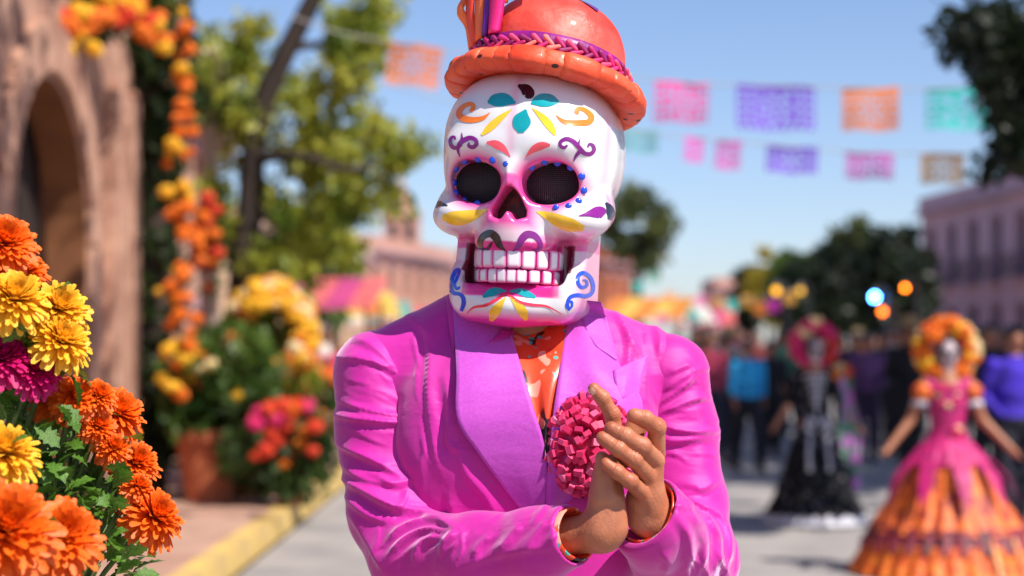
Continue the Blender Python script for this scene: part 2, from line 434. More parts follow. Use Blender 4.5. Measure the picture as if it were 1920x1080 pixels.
# chin
S('petal', [(354, 886), (320, 884), (290, 892), (262, 908)], [1, 8, 15, 17, 12, 4], 'teal', m=7)
S('petal', [(362, 886), (400, 886), (432, 896), (466, 908)], [1, 8, 13, 15, 11, 4], 'teal', m=7)
S('vine', [(350, 894), (310, 920), (270, 940), (225, 948), (198, 972)], [5, 6, 6, 4, 1], 'red')
S('vine', [(356, 894), (400, 926), (450, 938), (510, 944), (568, 974)], [5, 6, 6, 4, 1], 'red')
S('petal', [(350, 908), (326, 940), (306, 968), (292, 1000)], [1, 9, 16, 20, 18, 6], 'yellow', m=7)
S('petal', [(366, 908), (396, 938), (416, 966), (430, 996)], [1, 9, 15, 18, 17, 6], 'yellow', m=7)
S('jaw_scroll', [(598, 960), (586, 945), (590, 928), (606, 926), (606, 944), (596, 950), (590, 930), (600, 908), (628, 900), (660, 904), (684, 890), (688, 860), (676, 830), (652, 814), (632, 826), (630, 852), (644, 870), (664, 862), (662, 844), (648, 842)], [3, 5, 5, 5, 4, 4, 6, 7, 8, 8, 8, 8, 8, 8, 8, 7, 7, 6, 5, 3], 'blue')
S('jaw_scroll', [(176, 962), (186, 935), (184, 910), (170, 896), (148, 892), (136, 870), (142, 836), (156, 806), (168, 806), (160, 836), (150, 858), (160, 876), (172, 868)], [6, 9, 8, 7, 8, 8, 8, 8, 7, 6, 6, 6, 4], 'blue')
# raised dots round the sockets
for cx, cy, r in [(189, 378, 14), (242, 371, 13), (298, 375, 14), (349, 390, 12), (155, 408, 14), (146, 462, 14), (155, 502, 13), (190, 527, 11), (239, 543, 13), (290, 525, 10),
                  (450, 402, 14), (500, 381, 14), (551, 385, 15), (602, 402, 15), (645, 438, 15), (653, 492, 15), (633, 534, 14), (594, 553, 13), (545, 559, 13), (492, 541, 11), (457, 502, 11), (441, 454, 11)]:
    V = []; Fc = []
    c0 = cast(MASK_BVH, *CX((cx, cy)))
    if c0[0] is None: continue
    nr = c0[1]; nr = (nr + Vector((0, -2.2, 0))).normalized(); ta = nr.orthogonal().normalized(); tb = nr.cross(ta); rr = r / 2.077 * MS * 0.97
    for k in range(5):
        ph = k / 4 * math.pi / 2
        for j in range(12):
            aa = j / 12 * 2 * math.pi
            V.append(c0[0] + (ta * math.cos(aa) + tb * math.sin(aa)) * rr * math.cos(ph) + nr * (rr * 0.5 * math.sin(ph) + 0.0004))
    Fc = [(k * 12 + j, k * 12 + (j + 1) % 12, (k + 1) * 12 + (j + 1) % 12, (k + 1) * 12 + j) for k in range(4) for j in range(12)]
    pobj_child('dot', V, Fc, PAINT['blue'], MASK)

# fine wire mesh in the eye and nose openings
def wire_mat():
    m = bpy.data.materials.new('wire_gauze'); m.use_nodes = True; N = m.node_tree.nodes; L = m.node_tree.links; b = N['Principled BSDF']
    tc = N.new('ShaderNodeTexCoord'); sx = N.new('ShaderNodeSeparateXYZ'); L.new(tc.outputs['Object'], sx.inputs[0])
    hs = []
    for ax in ('X', 'Z'):
        mu = N.new('ShaderNodeMath'); mu.operation = 'MULTIPLY'; mu.inputs[1].default_value = 2100; L.new(sx.outputs[ax], mu.inputs[0])
        si = N.new('ShaderNodeMath'); si.operation = 'SINE'; L.new(mu.outputs[0], si.inputs[0]); hs.append(si)
    mxx = N.new('ShaderNodeMath'); mxx.operation = 'MAXIMUM'; L.new(hs[0].outputs[0], mxx.inputs[0]); L.new(hs[1].outputs[0], mxx.inputs[1])
    cr = N.new('ShaderNodeValToRGB'); cr.color_ramp.elements[0].color = (0.002, 0.002, 0.003, 1); cr.color_ramp.elements[1].color = (0.02, 0.017, 0.018, 1)
    cr.color_ramp.elements[0].position = 0.55; L.new(mxx.outputs[0], cr.inputs[0]); L.new(cr.outputs[0], b.inputs['Base Color'])
    bp = N.new('ShaderNodeBump'); bp.inputs['Strength'].default_value = 0.6; bp.inputs['Distance'].default_value = 0.001; L.new(mxx.outputs[0], bp.inputs['Height']); L.new(bp.outputs[0], b.inputs['Normal'])
    b.inputs['Roughness'].default_value = 0.42
    return m
GAUZE = wire_mat()
def patch(name, fn, nu, nv, mat, parent=MASK):
    V = [M_MASK @ Vector(fn(i / (nu - 1) * 2 - 1, j / (nv - 1) * 2 - 1)) for i in range(nu) for j in range(nv)]
    F = [(i * nv + j, (i + 1) * nv + j, (i + 1) * nv + j + 1, i * nv + j + 1) for i in range(nu - 1) for j in range(nv - 1)]
    return pobj_child(name, V, F, mat, parent)
for s in (-1, 1):
    patch('eye_mesh', lambda a, b: (s * (68 + a * (54 if s > 0 else 60)), -(112 - 16 * (a * a + b * b) - 10 * a), -9 + b * 44), 14, 12, GAUZE)
NOSEM = pmat('nose_gauze', lin(92, 42, 22), lin(30, 14, 10), scale=60, rough=0.5, bump=0.3, bscale=400, bdist=0.001)
patch('nose_mesh', lambda a, b: (a * 36, -(112 - 6 * a * a + b * -8), -46 + b * 44), 8, 8, NOSEM)

# teeth
TOOTH = pmat('tooth_enamel', (0.80, 0.77, 0.79, 1), (0.84, 0.55, 0.72, 1), scale=6, rough=0.2, coat=0.5, ramp=(0.45, 0.85))
_N = TOOTH.node_tree.nodes; _L = TOOTH.node_tree.links; _b = _N['Principled BSDF']
_tc = _N.new('ShaderNodeTexCoord'); _ab = _N.new('ShaderNodeVectorMath'); _ab.operation = 'ABSOLUTE'; _L.new(_tc.outputs['Object'], _ab.inputs[0])
_sx = _N.new('ShaderNodeSeparateXYZ'); _L.new(_ab.outputs[0], _sx.inputs[0]); _mx = _N.new('ShaderNodeMath'); _mx.operation = 'MAXIMUM'
_L.new(_sx.outputs[0], _mx.inputs[0]); _L.new(_sx.outputs[2], _mx.inputs[1])
_cr = _N.new('ShaderNodeValToRGB'); _cr.color_ramp.elements[0].position = 0.58; _cr.color_ramp.elements[1].position = 0.98
_cr.color_ramp.elements[0].color = (0.80, 0.76, 0.79, 1); _cr.color_ramp.elements[1].color = lin(226, 40, 150); _L.new(_mx.outputs[0], _cr.inputs[0]); _L.new(_cr.outputs[0], _b.inputs['Base Color'])
def tooth_mesh():
    V, F = sdf_mesh(lambda P: sd_box(P, (0, 0, 0), (1, 1, 1), 0.42), (-1.5, -1.5, -1.5), (1.5, 1.5, 1.5), 0.30)
    o = mesh_obj('tooth', V, F, TOOTH); me = o.data; bpy.data.objects.remove(o); return me
TM = tooth_mesh()
MB_inv = Matrix.Translation(-BASE)
def teeth(angles, hw, v0, hh, ru, rw, wc):
    for a, w_ in zip(angles, hw):
        a = R(a); p = Vector((ru * math.sin(a), -(wc + rw * math.cos(a)), v0))
        n = Vector((math.sin(a) / ru, -math.cos(a) / rw, 0)).normalized(); rz = math.atan2(n.x, -n.y)
        M = M_MASK @ Matrix.Translation(p) @ Matrix.Rotation(rz, 4, 'Z') @ Matrix.Rotation(R(random.uniform(-2, 2)), 4, 'Y') @ Matrix.Diagonal((w_, 9, hh + random.uniform(-1, 1), 1))
        same_mesh('tooth', TM, MASK, MB_inv @ M)
teeth([-84, -66, -47, -28, -9.5, 9.5, 28, 47, 66, 84], [12, 12.6, 13.2, 13.4, 13.5, 13.5, 13.4, 13.2, 12.6, 12], -147, 18.5, 74, 88, 62)
teeth([-76, -56, -37, -20, -6.5, 6.5, 20, 37, 56, 76], [11.5, 12, 11.8, 10.2, 9.2, 9.2, 10.2, 11.8, 12, 11.5], -178.5, 13, 72, 87, 60)
# ------------------------------------------------------------------ hat (worn on the mask: a thing of its own)
TILT = -13.0                                        # brim tipped back
HAT_C = W(1024, 172, 2.95)
H_ROT = Matrix.Rotation(R(10.5), 4, 'Y') @ Matrix.Rotation(R(TILT), 4, 'X')
M_HAT = Matrix.Translation(HAT_C) @ H_ROT @ Matrix.Scale(MS, 4)
HAT = thing('hat', 'orange papier mache bowler hat with a thick wrapped brim and purple braided band', 'hat', HAT_C)
HI = Matrix.Translation(-HAT_C)
def hobj(name, V, F, mat, parent=None, **k):
    Vw = np.array([tuple(HI @ M_HAT @ Vector(p)) for p in V]); return mesh_obj(name, Vw, F, mat, parent or HAT, **k)
def mat_papier(name, base, dark, light, holes=True):
    m = pmat(name, base, light, scale=14, rough=0.5, coat=0.15, bump=0.7, bscale=38, bdist=0.005, rvar=0.12)
    if holes:
        N = m.node_tree.nodes; L = m.node_tree.links; b = N['Principled BSDF']
        tc = N.new('ShaderNodeTexCoord'); vo = N.new('ShaderNodeTexVoronoi'); vo.inputs['Scale'].default_value = 52
        mp = N.new('ShaderNodeMapping'); mp.inputs['Scale'].default_value = (0.6, 0.6, 1.0); L.new(tc.outputs['Object'], mp.inputs[0]); L.new(mp.outputs[0], vo.inputs['Vector'])
        cr = N.new('ShaderNodeValToRGB'); cr.color_ramp.elements[0].position = 0.14; cr.color_ramp.elements[1].position = 0.19
        cr.color_ramp.elements[0].color = (1, 1, 1, 1); cr.color_ramp.elements[1].color = (0, 0, 0, 1); L.new(vo.outputs['Distance'], cr.inputs[0])
        mx = N.new('ShaderNodeMix'); mx.data_type = 'RGBA'
        L.new(cr.outputs[0], mx.inputs[0]); L.new(b.inputs['Base Color'].links[0].from_socket, mx.inputs[6]); mx.inputs[7].default_value = dark; L.new(mx.outputs[2], b.inputs['Base Color'])
    return m
BRIM_M = mat_papier('wrapped_brim_paper', lin(226, 66, 30), lin(60, 10, 10), lin(242, 96, 54))
CROWN_M = mat_papier('crown_paper', lin(212, 56, 42), lin(60, 10, 10), lin(234, 92, 76), holes=False)
BAND_M = pmat('hat_band_satin', lin(120, 14, 110), lin(150, 24, 130), scale=30, rough=0.4, bump=0.1)
# brim: overlapping wrapped strips of paper round a thick core
a0 = 0.0; k = 0
while a0 < 360:
    wdt = random.uniform(9, 21); a1 = min(a0 + wdt, 360); rs = random.uniform(0.86, 1.08); tw = random.uniform(-0.05, 0.05)
    na, nc = 7, 22; V = []
    for i in range(na):
        t = i / (na - 1); aa = R(a0 - 1.2 + (a1 - a0 + 2.4) * t + tw * 20 * 0)
        edge = 1 - 0.10 * abs(2 * t - 1) ** 6
        for j in range(nc):
            b = 2 * math.pi * j / nc + tw * (t - 0.5) * 6
            cr, sr = math.cos(b), math.sin(b)
            rr = 33 * rs * edge * (1 + 0.05 * math.sin(3 * b + k) + 0.03 * math.sin(7 * b + 2 * k)); rz = 23.5 * rs * edge * (1 + 0.04 * math.sin(5 * b + k))
            rad = 158 + rr * np.sign(cr) * abs(cr) ** 0.85 - 7 * sr
            V.append((rad * math.cos(aa), rad * math.sin(aa) * 0.98, rz * np.sign(sr) * abs(sr) ** 0.85))
    F = [(i * nc + j, (i + 1) * nc + j, (i + 1) * nc + (j + 1) % nc, i * nc + (j + 1) % nc) for i in range(na - 1) for j in range(nc)]
    F += [tuple(range(nc)), tuple((na - 1) * nc + j for j in range(nc))[::-1]]
    hobj('brim_strip', V, F, BRIM_M); a0 = a1; k += 1
# underside disc and crown
prof = [(150, -18), (120, -10), (60, -4), (1, -2)]
mb = MB().lathe(prof, 40); hobj('brim_underside', mb.v, mb.f, BRIM_M)
crown = [(139, 8), (139, 40), (138, 66), (134, 92), (127, 112), (114, 134), (94, 153), (66, 167), (38, 174), (16, 177), (1, 178)]
pr = catmull(crown, 30)
mb = MB().lathe([tuple(p) for p in pr], 64, wob=lambda a, z: 1 + 0.012 * math.sin(3 * a + z * .02) + 0.008 * math.sin(5 * a + 1 + z * .05) + 0.004 * math.sin(11 * a + z * .11))
hobj('crown', mb.v, mb.f, CROWN_M)
mb = MB().lathe([(140, 36), (143, 37), (143.5, 48), (143, 60), (140.5, 61)], 64, wob=lambda a, z: 1 + 0.004 * math.sin(9 * a)); hobj('hat_band', mb.v, mb.f, BAND_M)
# braid: two rows of plaited lumps
V0, F0 = sdf_mesh(lambda P: sd_cap(P, (-0.55, 0, 0), (0.55, 0.0, 0), 0.42, 0.30), (-1.3, -.8, -.8), (1.3, .8, .8), 0.17)
def lump(mat):
    o = mesh_obj('braid_strand', V0, F0, mat); me = o.data; bpy.data.objects.remove(o); return me
LUMPS = [lump(pmat('braid_%d' % i, lin(*c), lin(*[int(x * .85) for x in c]), scale=300, rough=0.55, bump=0.3, bscale=600, bdist=0.001)) for i, c in enumerate([(196, 20, 110), (236, 70, 120), (240, 130, 120), (150, 16, 100), (224, 40, 130)])]
nb = 44
for i in range(nb):
    for row in (0, 1):
        aa = 2 * math.pi * (i + 0.5 * row) / nb
        M = Matrix.Rotation(aa, 4, 'Z') @ Matrix.Translation((152, 0, 30 + 11 * row)) @ Matrix.Rotation(math.pi / 2, 4, 'Z') @ Matrix.Rotation(R(32 if row else -32) + random.uniform(-.2, .2), 4, 'Y') @ Matrix.Diagonal((16, 12, 13, 1))
        same_mesh('braid_strand', LUMPS[(i * 2 + row * 3 + random.randrange(2)) % 5], HAT, HI @ M_HAT @ M)
# ribbon trim standing up at the side of the crown
def ribbon(pts, wid, mat, ang, name='ribbon_loop', thick=5):
    """pts: (out, up) profile in hat units at azimuth ang; wid across"""
    C = catmull(pts, 18); V = []
    ca, sa = math.cos(R(ang)), math.sin(R(ang))
    wv = np.interp(np.linspace(0, 1, 18), np.linspace(0, 1, len(wid)), wid)
    T = np.gradient(C, axis=0); T /= np.linalg.norm(T, axis=1)[:, None]
    for i in range(18):
        for sgn in (-1, 1):
            for t in (-1, -0.5, 0, 0.5, 1):
                o = C[i] + np.array([-T[i, 1], T[i, 0]]) * sgn * thick / 2 + np.array([-T[i, 1], T[i, 0]]) * (-6 * (1 - t * t))
                ww = t * wv[i]
                V.append((o[0] * ca - ww * sa, o[0] * sa + ww * ca, o[1]))
    F = []
    for i in range(17):
        for r0 in (0, 5):
            for j in range(4):
                q = (i * 10 + r0 + j, i * 10 + r0 + j + 1, (i + 1) * 10 + r0 + j + 1, (i + 1) * 10 + r0 + j); F.append(q if r0 else q[::-1])
        F.append((i * 10, i * 10 + 5, (i + 1) * 10 + 5, (i + 1) * 10)); F.append((i * 10 + 4, (i + 1) * 10 + 4, (i + 1) * 10 + 9, i * 10 + 9))
    F += [tuple(range(5)) + tuple(range(9, 4, -1)), tuple(range(170, 175)) + tuple(range(179, 174, -1))]
    hobj(name, V, F, mat)
RM = {n: pmat('ribbon_' + n, lin(*c), lin(*[min(255, int(x * 1.12)) for x in c]), scale=12, rough=0.38, coat=0.2, bump=0.1) for n, c in
      dict(pink=(232, 34, 120), violet=(92, 16, 130), orange=(240, 112, 50), rust=(214, 62, 30), magenta=(190, 20, 110)).items()}
ribbon([(146, 58), (150, 100), (156, 150), (150, 154)], [12, 16, 19, 19], RM['pink'], -141, thick=9)
ribbon([(150, 55), (155, 110), (162, 168), (152, 178), (144, 160)], [6, 7, 9, 9, 7], RM['violet'], -149)
ribbon([(148, 55), (160, 110), (166, 170), (150, 195), (140, 185)], [14, 18, 24, 22, 14], RM['orange'], -158)
ribbon([(148, 50), (168, 100), (178, 150), (190, 185), (176, 200)], [10, 16, 22, 20, 8], RM['rust'], -166)
ribbon([(150, 50), (166, 95), (186, 120), (176, 150), (158, 160)], [10, 16, 20, 18, 10], RM['orange'], -174)
ribbon([(140, 120), (144, 170), (150, 215), (160, 235)], [10, 18, 22, 12], RM['orange'], -140)
ribbon([(135, 130), (136, 180), (146, 225), (158, 240)], [8, 14, 20, 10], RM['rust'], -130)
ribbon([(138, 110), (150, 180), (168, 225), (182, 240)], [8, 14, 20, 10], RM['magenta'], -152)
ribbon([(136, 140), (128, 185), (110, 215), (100, 225)], [8, 14, 18, 8], RM['rust'], -122)
# purple petal painted on the crown's top
V, Fq = [], []
for i in range(14):
    t = i / 13; zc = 172 - 34 * t; aa = R(-58 + 4 * t); w_ = 20 * math.sin(math.pi * min(1, t * 1.0 + .02)) ** .8 * (1 - .3 * t)
    rr = np.interp(zc, pr[:, 1], pr[:, 0]) * 1.012 + 0.8
    for j in range(5):
        s_ = (j / 4 * 2 - 1) * w_ / max(rr, 30); V.append((rr * math.cos(aa + s_), rr * math.sin(aa + s_), zc + 0.8))
Fq = [(i * 5 + j, i * 5 + j + 1, (i + 1) * 5 + j + 1, (i + 1) * 5 + j) for i in range(13) for j in range(4)]
hobj('petal', V, Fq, PAINT['purple'])
# ------------------------------------------------------------------ jacket, shirt, trousers
def PW(px, py, Y): return np.array(W(px, py, Y))
def satin(name, c1, c2, tint, sh, **k):
    m = pmat(name, c1, c2, rough=0.58, spec=0.6, sheen=sh, **k); b = m.node_tree.nodes['Principled BSDF']
    N = m.node_tree.nodes; L = m.node_tree.links
    tc = N.new('ShaderNodeTexCoord'); nz = N.new('ShaderNodeTexNoise'); nz.inputs['Scale'].default_value = 16; nz.inputs['Detail'].default_value = 3; nz.inputs['Distortion'].default_value = 1.2
    mp = N.new('ShaderNodeMapping'); mp.inputs['Scale'].default_value = (0.7, 1, 1.5); mp.inputs['Rotation'].default_value = (0, 0.5, 0)
    L.new(tc.outputs['Object'], mp.inputs[0]); L.new(mp.outputs[0], nz.inputs['Vector'])
    bp = N.new('ShaderNodeBump'); bp.inputs['Strength'].default_value = 0.22; bp.inputs['Distance'].default_value = 0.007; L.new(nz.outputs['Fac'], bp.inputs['Height'])
    old = b.inputs['Normal'].links[0].from_node; L.new(bp.outputs[0], old.inputs['Normal'])
    b.inputs['Sheen Tint'].default_value = tint; b.inputs['Sheen Roughness'].default_value = 0.42; b.inputs['Specular Tint'].default_value = tint
    return m
SATIN = satin('magenta_satin', lin(190, 18, 142), lin(198, 26, 152), lin(255, 226, 255), 0.7, scale=5, bump=0.3, bscale=650, bdist=0.0006, aniso=0.35)
LAPEL_M = satin('lilac_brocade', lin(184, 66, 180), lin(190, 76, 188), lin(245, 215, 255), 0.8, scale=260, bump=0.18, bscale=300, bdist=0.0008, detail=2)
TORSO_X = W(985, 0, 2.95).x
def sd_torso(P):
    x, y, z = P[:, 0] - TORSO_X, P[:, 1] - 2.985, P[:, 2]
    zz = [0.55, 0.80, 0.95, 1.12, 1.25, 1.36, 1.43, 1.475, 1.50]
    a = np.interp(z, zz, [0.185, 0.19, 0.176, 0.166, 0.190, 0.200, 0.192, 0.150, 0.10])
    b = np.interp(z, zz, [0.14, 0.14, 0.128, 0.122, 0.130, 0.128, 0.112, 0.088, 0.07])
    k = (np.abs(x / a) ** 2.5 + np.abs(y / b) ** 2.5) ** (1 / 2.5)
    d = (k - 1) * np.minimum(a, b)
    d = smax(d, z - 1.495, 0.06); d = smax(d, 0.62 - z, 0.02)
    for s in (-1, 1):
        n0 = np.array([TORSO_X + s * 0.085, 2.995, 1.492 if s < 0 else 1.474]); n1 = np.array([TORSO_X + s * 0.210, 2.985, 1.437 if s < 0 else 1.428])
        d = smin(d, sd_cap(P, n0, n1, 0.066, 0.060), 0.04)
    # chest
    d = smin(d, sd_ell(P, (TORSO_X - 0.075, 2.90, 1.33), (0.10, 0.055, 0.11)), 0.06)
    d = smin(d, sd_ell(P, (TORSO_X + 0.075, 2.90, 1.33), (0.10, 0.055, 0.11)), 0.06)
    return d

ARM_L = [PW(706, 700, 2.985), PW(716, 800, 2.965), PW(742, 960, 2.925), PW(778, 1042, 2.885)]      # the arm seen at the picture's left
FORE_L = [PW(778, 1042, 2.885), PW(900, 1040, 2.80), PW(1010, 1022, 2.745), PW(1076, 1003, 2.705)]
ARM_R = [PW(1252, 702, 2.985), PW(1266, 800, 2.975), PW(1286, 950, 2.95), PW(1304, 1050, 2.92)]
FORE_R = [PW(1304, 1050, 2.92), PW(1262, 1030, 2.84), PW(1226, 984, 2.755), PW(1212, 958, 2.735)]
def chain(P, pts, rad, k):
    d = None
    for i in range(len(pts) - 1):
        c = sd_cap(P, pts[i], pts[i + 1], rad[i], rad[i + 1]); d = c if d is None else smin(d, c, k)
    return d
def sleeve(arm, fore, ra, rf, cuff_r, cap, cut_n, hollow):
    end = fore[-1]; dirv = end - fore[-2]; dirv /= np.linalg.norm(dirv)
    cn = v3(cut_n) if cut_n is not None else dirv; cn = cn / np.linalg.norm(cn)
    def f(P):
        d = smin(chain(P, arm, ra, 0.02), chain(P, fore, rf, 0.02), 0.022)
        d = smin(d, sd_ell(P, cap[0], cap[1]), 0.03)
        d = smax(d, (P - end) @ cn, 0.006)                                      # cut off at the wrist
        inner = sd_cap(P, end - dirv * hollow, end + dirv * 0.06, cuff_r)
        return smax(d, -inner, 0.004)
    return f
f_sl = sleeve(ARM_L, FORE_L, [0.060, 0.067, 0.069, 0.064], [0.064, 0.058, 0.050, 0.043], 0.038, (PW(702, 704, 2.985), (0.053, 0.062, 0.056)), None, 0.06)
f_sr = sleeve(ARM_R, FORE_R, [0.058, 0.060, 0.060, 0.060], [0.060, 0.062, 0.055, 0.052], 0.046, (PW(1252, 706, 2.985), (0.050, 0.060, 0.053)), (-0.55, -0.50, 0.42), 0.018)

CR5 = lambda p: (600 + p[0] / 2.076, 560 + p[1] / 2.076)
def folds(V, N, F_list, crop, Yc=2.93):
    """raise cloth creases: each (polyline, height mm, half-width) drawn in photograph pixels, on the camera side"""
    sx = 960 + V[:, 0] / V[:, 1] * FPX; sy = HORIZON - (V[:, 2] - CAM_Z) / V[:, 1] * FPX
    face = np.clip(-(N @ np.array([0, 1.0, 0])) * 2.2 + 0.55, 0, 1)
    disp = np.zeros(len(V))
    for pts, hmm, wd in F_list:
        C = catmull([crop(p) for p in pts], max(12, len(pts) * 8))
        bb = (sx > C[:, 0].min() - wd * 4) & (sx < C[:, 0].max() + wd * 4) & (sy > C[:, 1].min() - wd * 4) & (sy < C[:, 1].max() + wd * 4)
        I = np.nonzero(bb)[0]
        if not len(I): continue
        Q = np.stack([sx[I], sy[I]], 1)
        d2 = ((Q[:, None, :] - C[None]) ** 2).sum(2); j = d2.argmin(1); dm = np.sqrt(d2[np.arange(len(I)), j])
        t = j / (len(C) - 1); T = np.gradient(C, axis=0)[j]; off = Q - C[j]; side = np.sign(T[:, 0] * off[:, 1] - T[:, 1] * off[:, 0])
        w_ = wd * np.where(side > 0, 0.6, 1.5)                      # steep on one side, soft on the other
        hmm = hmm * 1.0
        prof = 1.3 * np.exp(-(np.sqrt(dm * dm + 0.16 * w_ * w_) - 0.4 * w_) / (0.8 * w_)) * np.exp(-(dm / (2.6 * w_)) ** 2) - 0.30 * np.exp(-((dm - 2.2 * w_) / (w_ * 1.2)) ** 2)
        disp[I] += hmm * 0.001 * prof * np.minimum(1, 3.2 * np.minimum(t, 1 - t) + 0.25)
    return V + N * (disp * face)[:, None]
def soft_noise(V, amp, sc, seed):
    r = np.random.default_rng(seed); out = np.zeros(len(V))
    for k in range(9):
        kv = r.normal(size=3) * sc * (1 + 0.35 * k); out += np.sin(V @ kv + r.uniform(0, 6.28)) / (1 + 0.5 * k)
    return amp * out
FOLD_L = [
 ([(45, 452), (130, 470), (230, 482), (330, 492), (430, 545)], 6.0, 7), ([(58, 560), (140, 600), (220, 640), (310, 690)], 6.0, 8),
 ([(72, 690), (150, 740), (240, 790), (330, 838)], 6.5, 9), ([(68, 232), (150, 236), (240, 262), (330, 330), (370, 390)], 4.5, 7),
 ([(110, 150), (190, 180), (260, 240), (300, 300)], 3.0, 8), ([(60, 395), (150, 425), (250, 450), (350, 470)], 3.5, 6),
 ([(180, 762), (260, 806), (370, 830), (450, 862)], 5.5, 8), ([(210, 690), (280, 720), (370, 700), (450, 640)], 3.5, 9),
 ([(60, 620), (130, 680), (200, 712), (300, 730)], 3.5, 7), ([(250, 960), (310, 905), (400, 872), (470, 870), (520, 890)], 7.5, 8),
 ([(250, 1030), (320, 950), (400, 905), (500, 900)], 7.0, 7), ([(365, 1030), (400, 960), (470, 920)], 6.5, 7),
 ([(470, 1000), (500, 950), (545, 905)], 6.0, 8), ([(600, 1010), (630, 960), (680, 915)], 5.0, 8),
 ([(700, 1000), (745, 930), (790, 880)], 5.0, 9), ([(800, 990), (850, 910), (890, 865)], 4.0, 9), ([(905, 960), (940, 890), (975, 850)], 3.5, 8),
 ([(110, 830), (160, 900), (210, 990), (250, 1060)], 4.5, 10), ([(90, 760), (140, 810), (200, 850), (260, 870)], 4.0, 8),
 ([(540, 1050), (650, 1010), (780, 980), (900, 965)], 3.5, 10)]
CR4 = lambda p: (980 + p[0] / 2.7, 680 + p[1] / 2.7)
FOLD_R = [
 ([(690, 215), (760, 165), (830, 110), (880, 60)], 4.5, 7), ([(690, 260), (780, 225), (870, 190), (930, 185)], 4.5, 7),
 ([(700, 320), (790, 345), (880, 352), (965, 350)], 5.0, 7), ([(690, 380), (770, 400), (860, 390), (950, 372)], 4.0, 8),
 ([(860, 640), (920, 640), (990, 600)], 3.0, 8), ([(845, 700), (900, 730), (960, 760), (1010, 790)], 4.5, 7),
 ([(860, 770), (900, 850), (910, 950), (890, 1060)], 5.5, 10), ([(930, 770), (975, 860), (985, 960), (965, 1070)], 5.5, 9),
 ([(985, 780), (1030, 860), (1040, 950), (1015, 1060)], 5.0, 8), ([(780, 780), (830, 880), (840, 980), (800, 1070)], 4.5, 10),
 ([(700, 960), (730, 1010), (720, 1070)], 3.5, 8), ([(740, 60), (800, 30), (860, 10)], 3.5, 7), ([(720, 140), (790, 90), (860, 40)], 3.5, 7)]
FOLD_B = [
 ([(400, 60), (425, 200), (420, 380), (440, 560), (470, 680)], 3.4, 9), ([(480, 300), (500, 420), (500, 560), (545, 590)], 3.2, 8),
 ([(545, 590), (570, 680), (650, 780), (690, 870)], 4.0, 10), ([(450, 340), (470, 480), (465, 640)], -2.4, 9),
 ([(330, 60), (390, 110), (430, 160)], 3.0, 10), ([(500, 760), (520, 850), (560, 900)], 3.5, 9)]
FOLD_B2 = [([(540, 40), (600, 150), (590, 300), (560, 420)], 4.0, 8), ([(600, 130), (640, 220), (660, 330)], 3.0, 8), ([(640, 60), (690, 130), (700, 210)], 3.5, 8)]

_r = random.Random(4)
def creases(n, x0, x1, y0, y1, ang, spread, ln, hh=(0.5, 1.3), wd=(3.5, 6)):
    out = []
    for _ in range(n):
        x, y, a, L_ = _r.uniform(x0, x1), _r.uniform(y0, y1), R(_r.gauss(ang, spread)), _r.uniform(*ln); b = _r.uniform(-.25, .25)
        out.append(([(x, y), (x + L_ * .5 * math.cos(a), y + L_ * .5 * math.sin(a)), (x + L_ * math.cos(a + b), y + L_ * math.sin(a + b))], _r.uniform(*hh), _r.uniform(*wd)))
    return out
PXI = lambda p: p
THIN_L = creases(16, 625, 740, 690, 900, 22, 14, (40, 110)) + creases(14, 690, 860, 980, 1060, -48, 14, (30, 80), (.7, 1.7)) + creases(10, 880, 1060, 970, 1050, -52, 10, (30, 60)) + creases(6, 640, 760, 630, 700, 40, 18, (30, 70))
THIN_R = creases(14, 1225, 1330, 690, 860, -18, 16, (30, 80)) + creases(12, 1280, 1370, 950, 1060, 70, 12, (40, 90), (.7, 1.7)) + creases(6, 1240, 1320, 870, 950, -8, 14, (30, 70))
THIN_B = creases(10, 760, 850, 620, 900, 75, 14, (40, 110), (.5, 1.1)) + creases(5, 1150, 1230, 610, 800, 70, 16, (30, 80), (.5, 1.1))
def cloth(f, lo, hi, h, name, flist, seed, mat=SATIN, namp=0.0007):
    V, F = sdf_mesh(f, lo, hi, h, slack=2.0)
    N = vnormals(V, F)
    V = V + N * soft_noise(V, namp, 26, seed)[:, None]
    N = vnormals(V, F)
    for fl, cr in flist: V = folds(V, N, fl, cr)
    return pobj(name, V, F, mat), V, F
jb, jV, jF = cloth(sd_torso, (-0.30, 2.80, 0.60), (0.36, 3.16, 1.56), 0.0032, 'jacket', [(THIN_B, PXI), (FOLD_B, CR5), (FOLD_B2, lambda p: (800 + p[0] / 1.6, 540 + p[1] / 1.6))], 3)
cloth(f_sl, (-0.34, 2.60, 1.00), (0.12, 3.12, 1.56), 0.0026, 'sleeve', [(FOLD_L, CR5), (THIN_L, PXI)], 5)
cloth(f_sr, (0.12, 2.60, 0.98), (0.38, 3.12, 1.56), 0.0026, 'sleeve', [(FOLD_R, CR4), (THIN_R, PXI)], 6)
J_BVH = bvh_of(jV, jF)

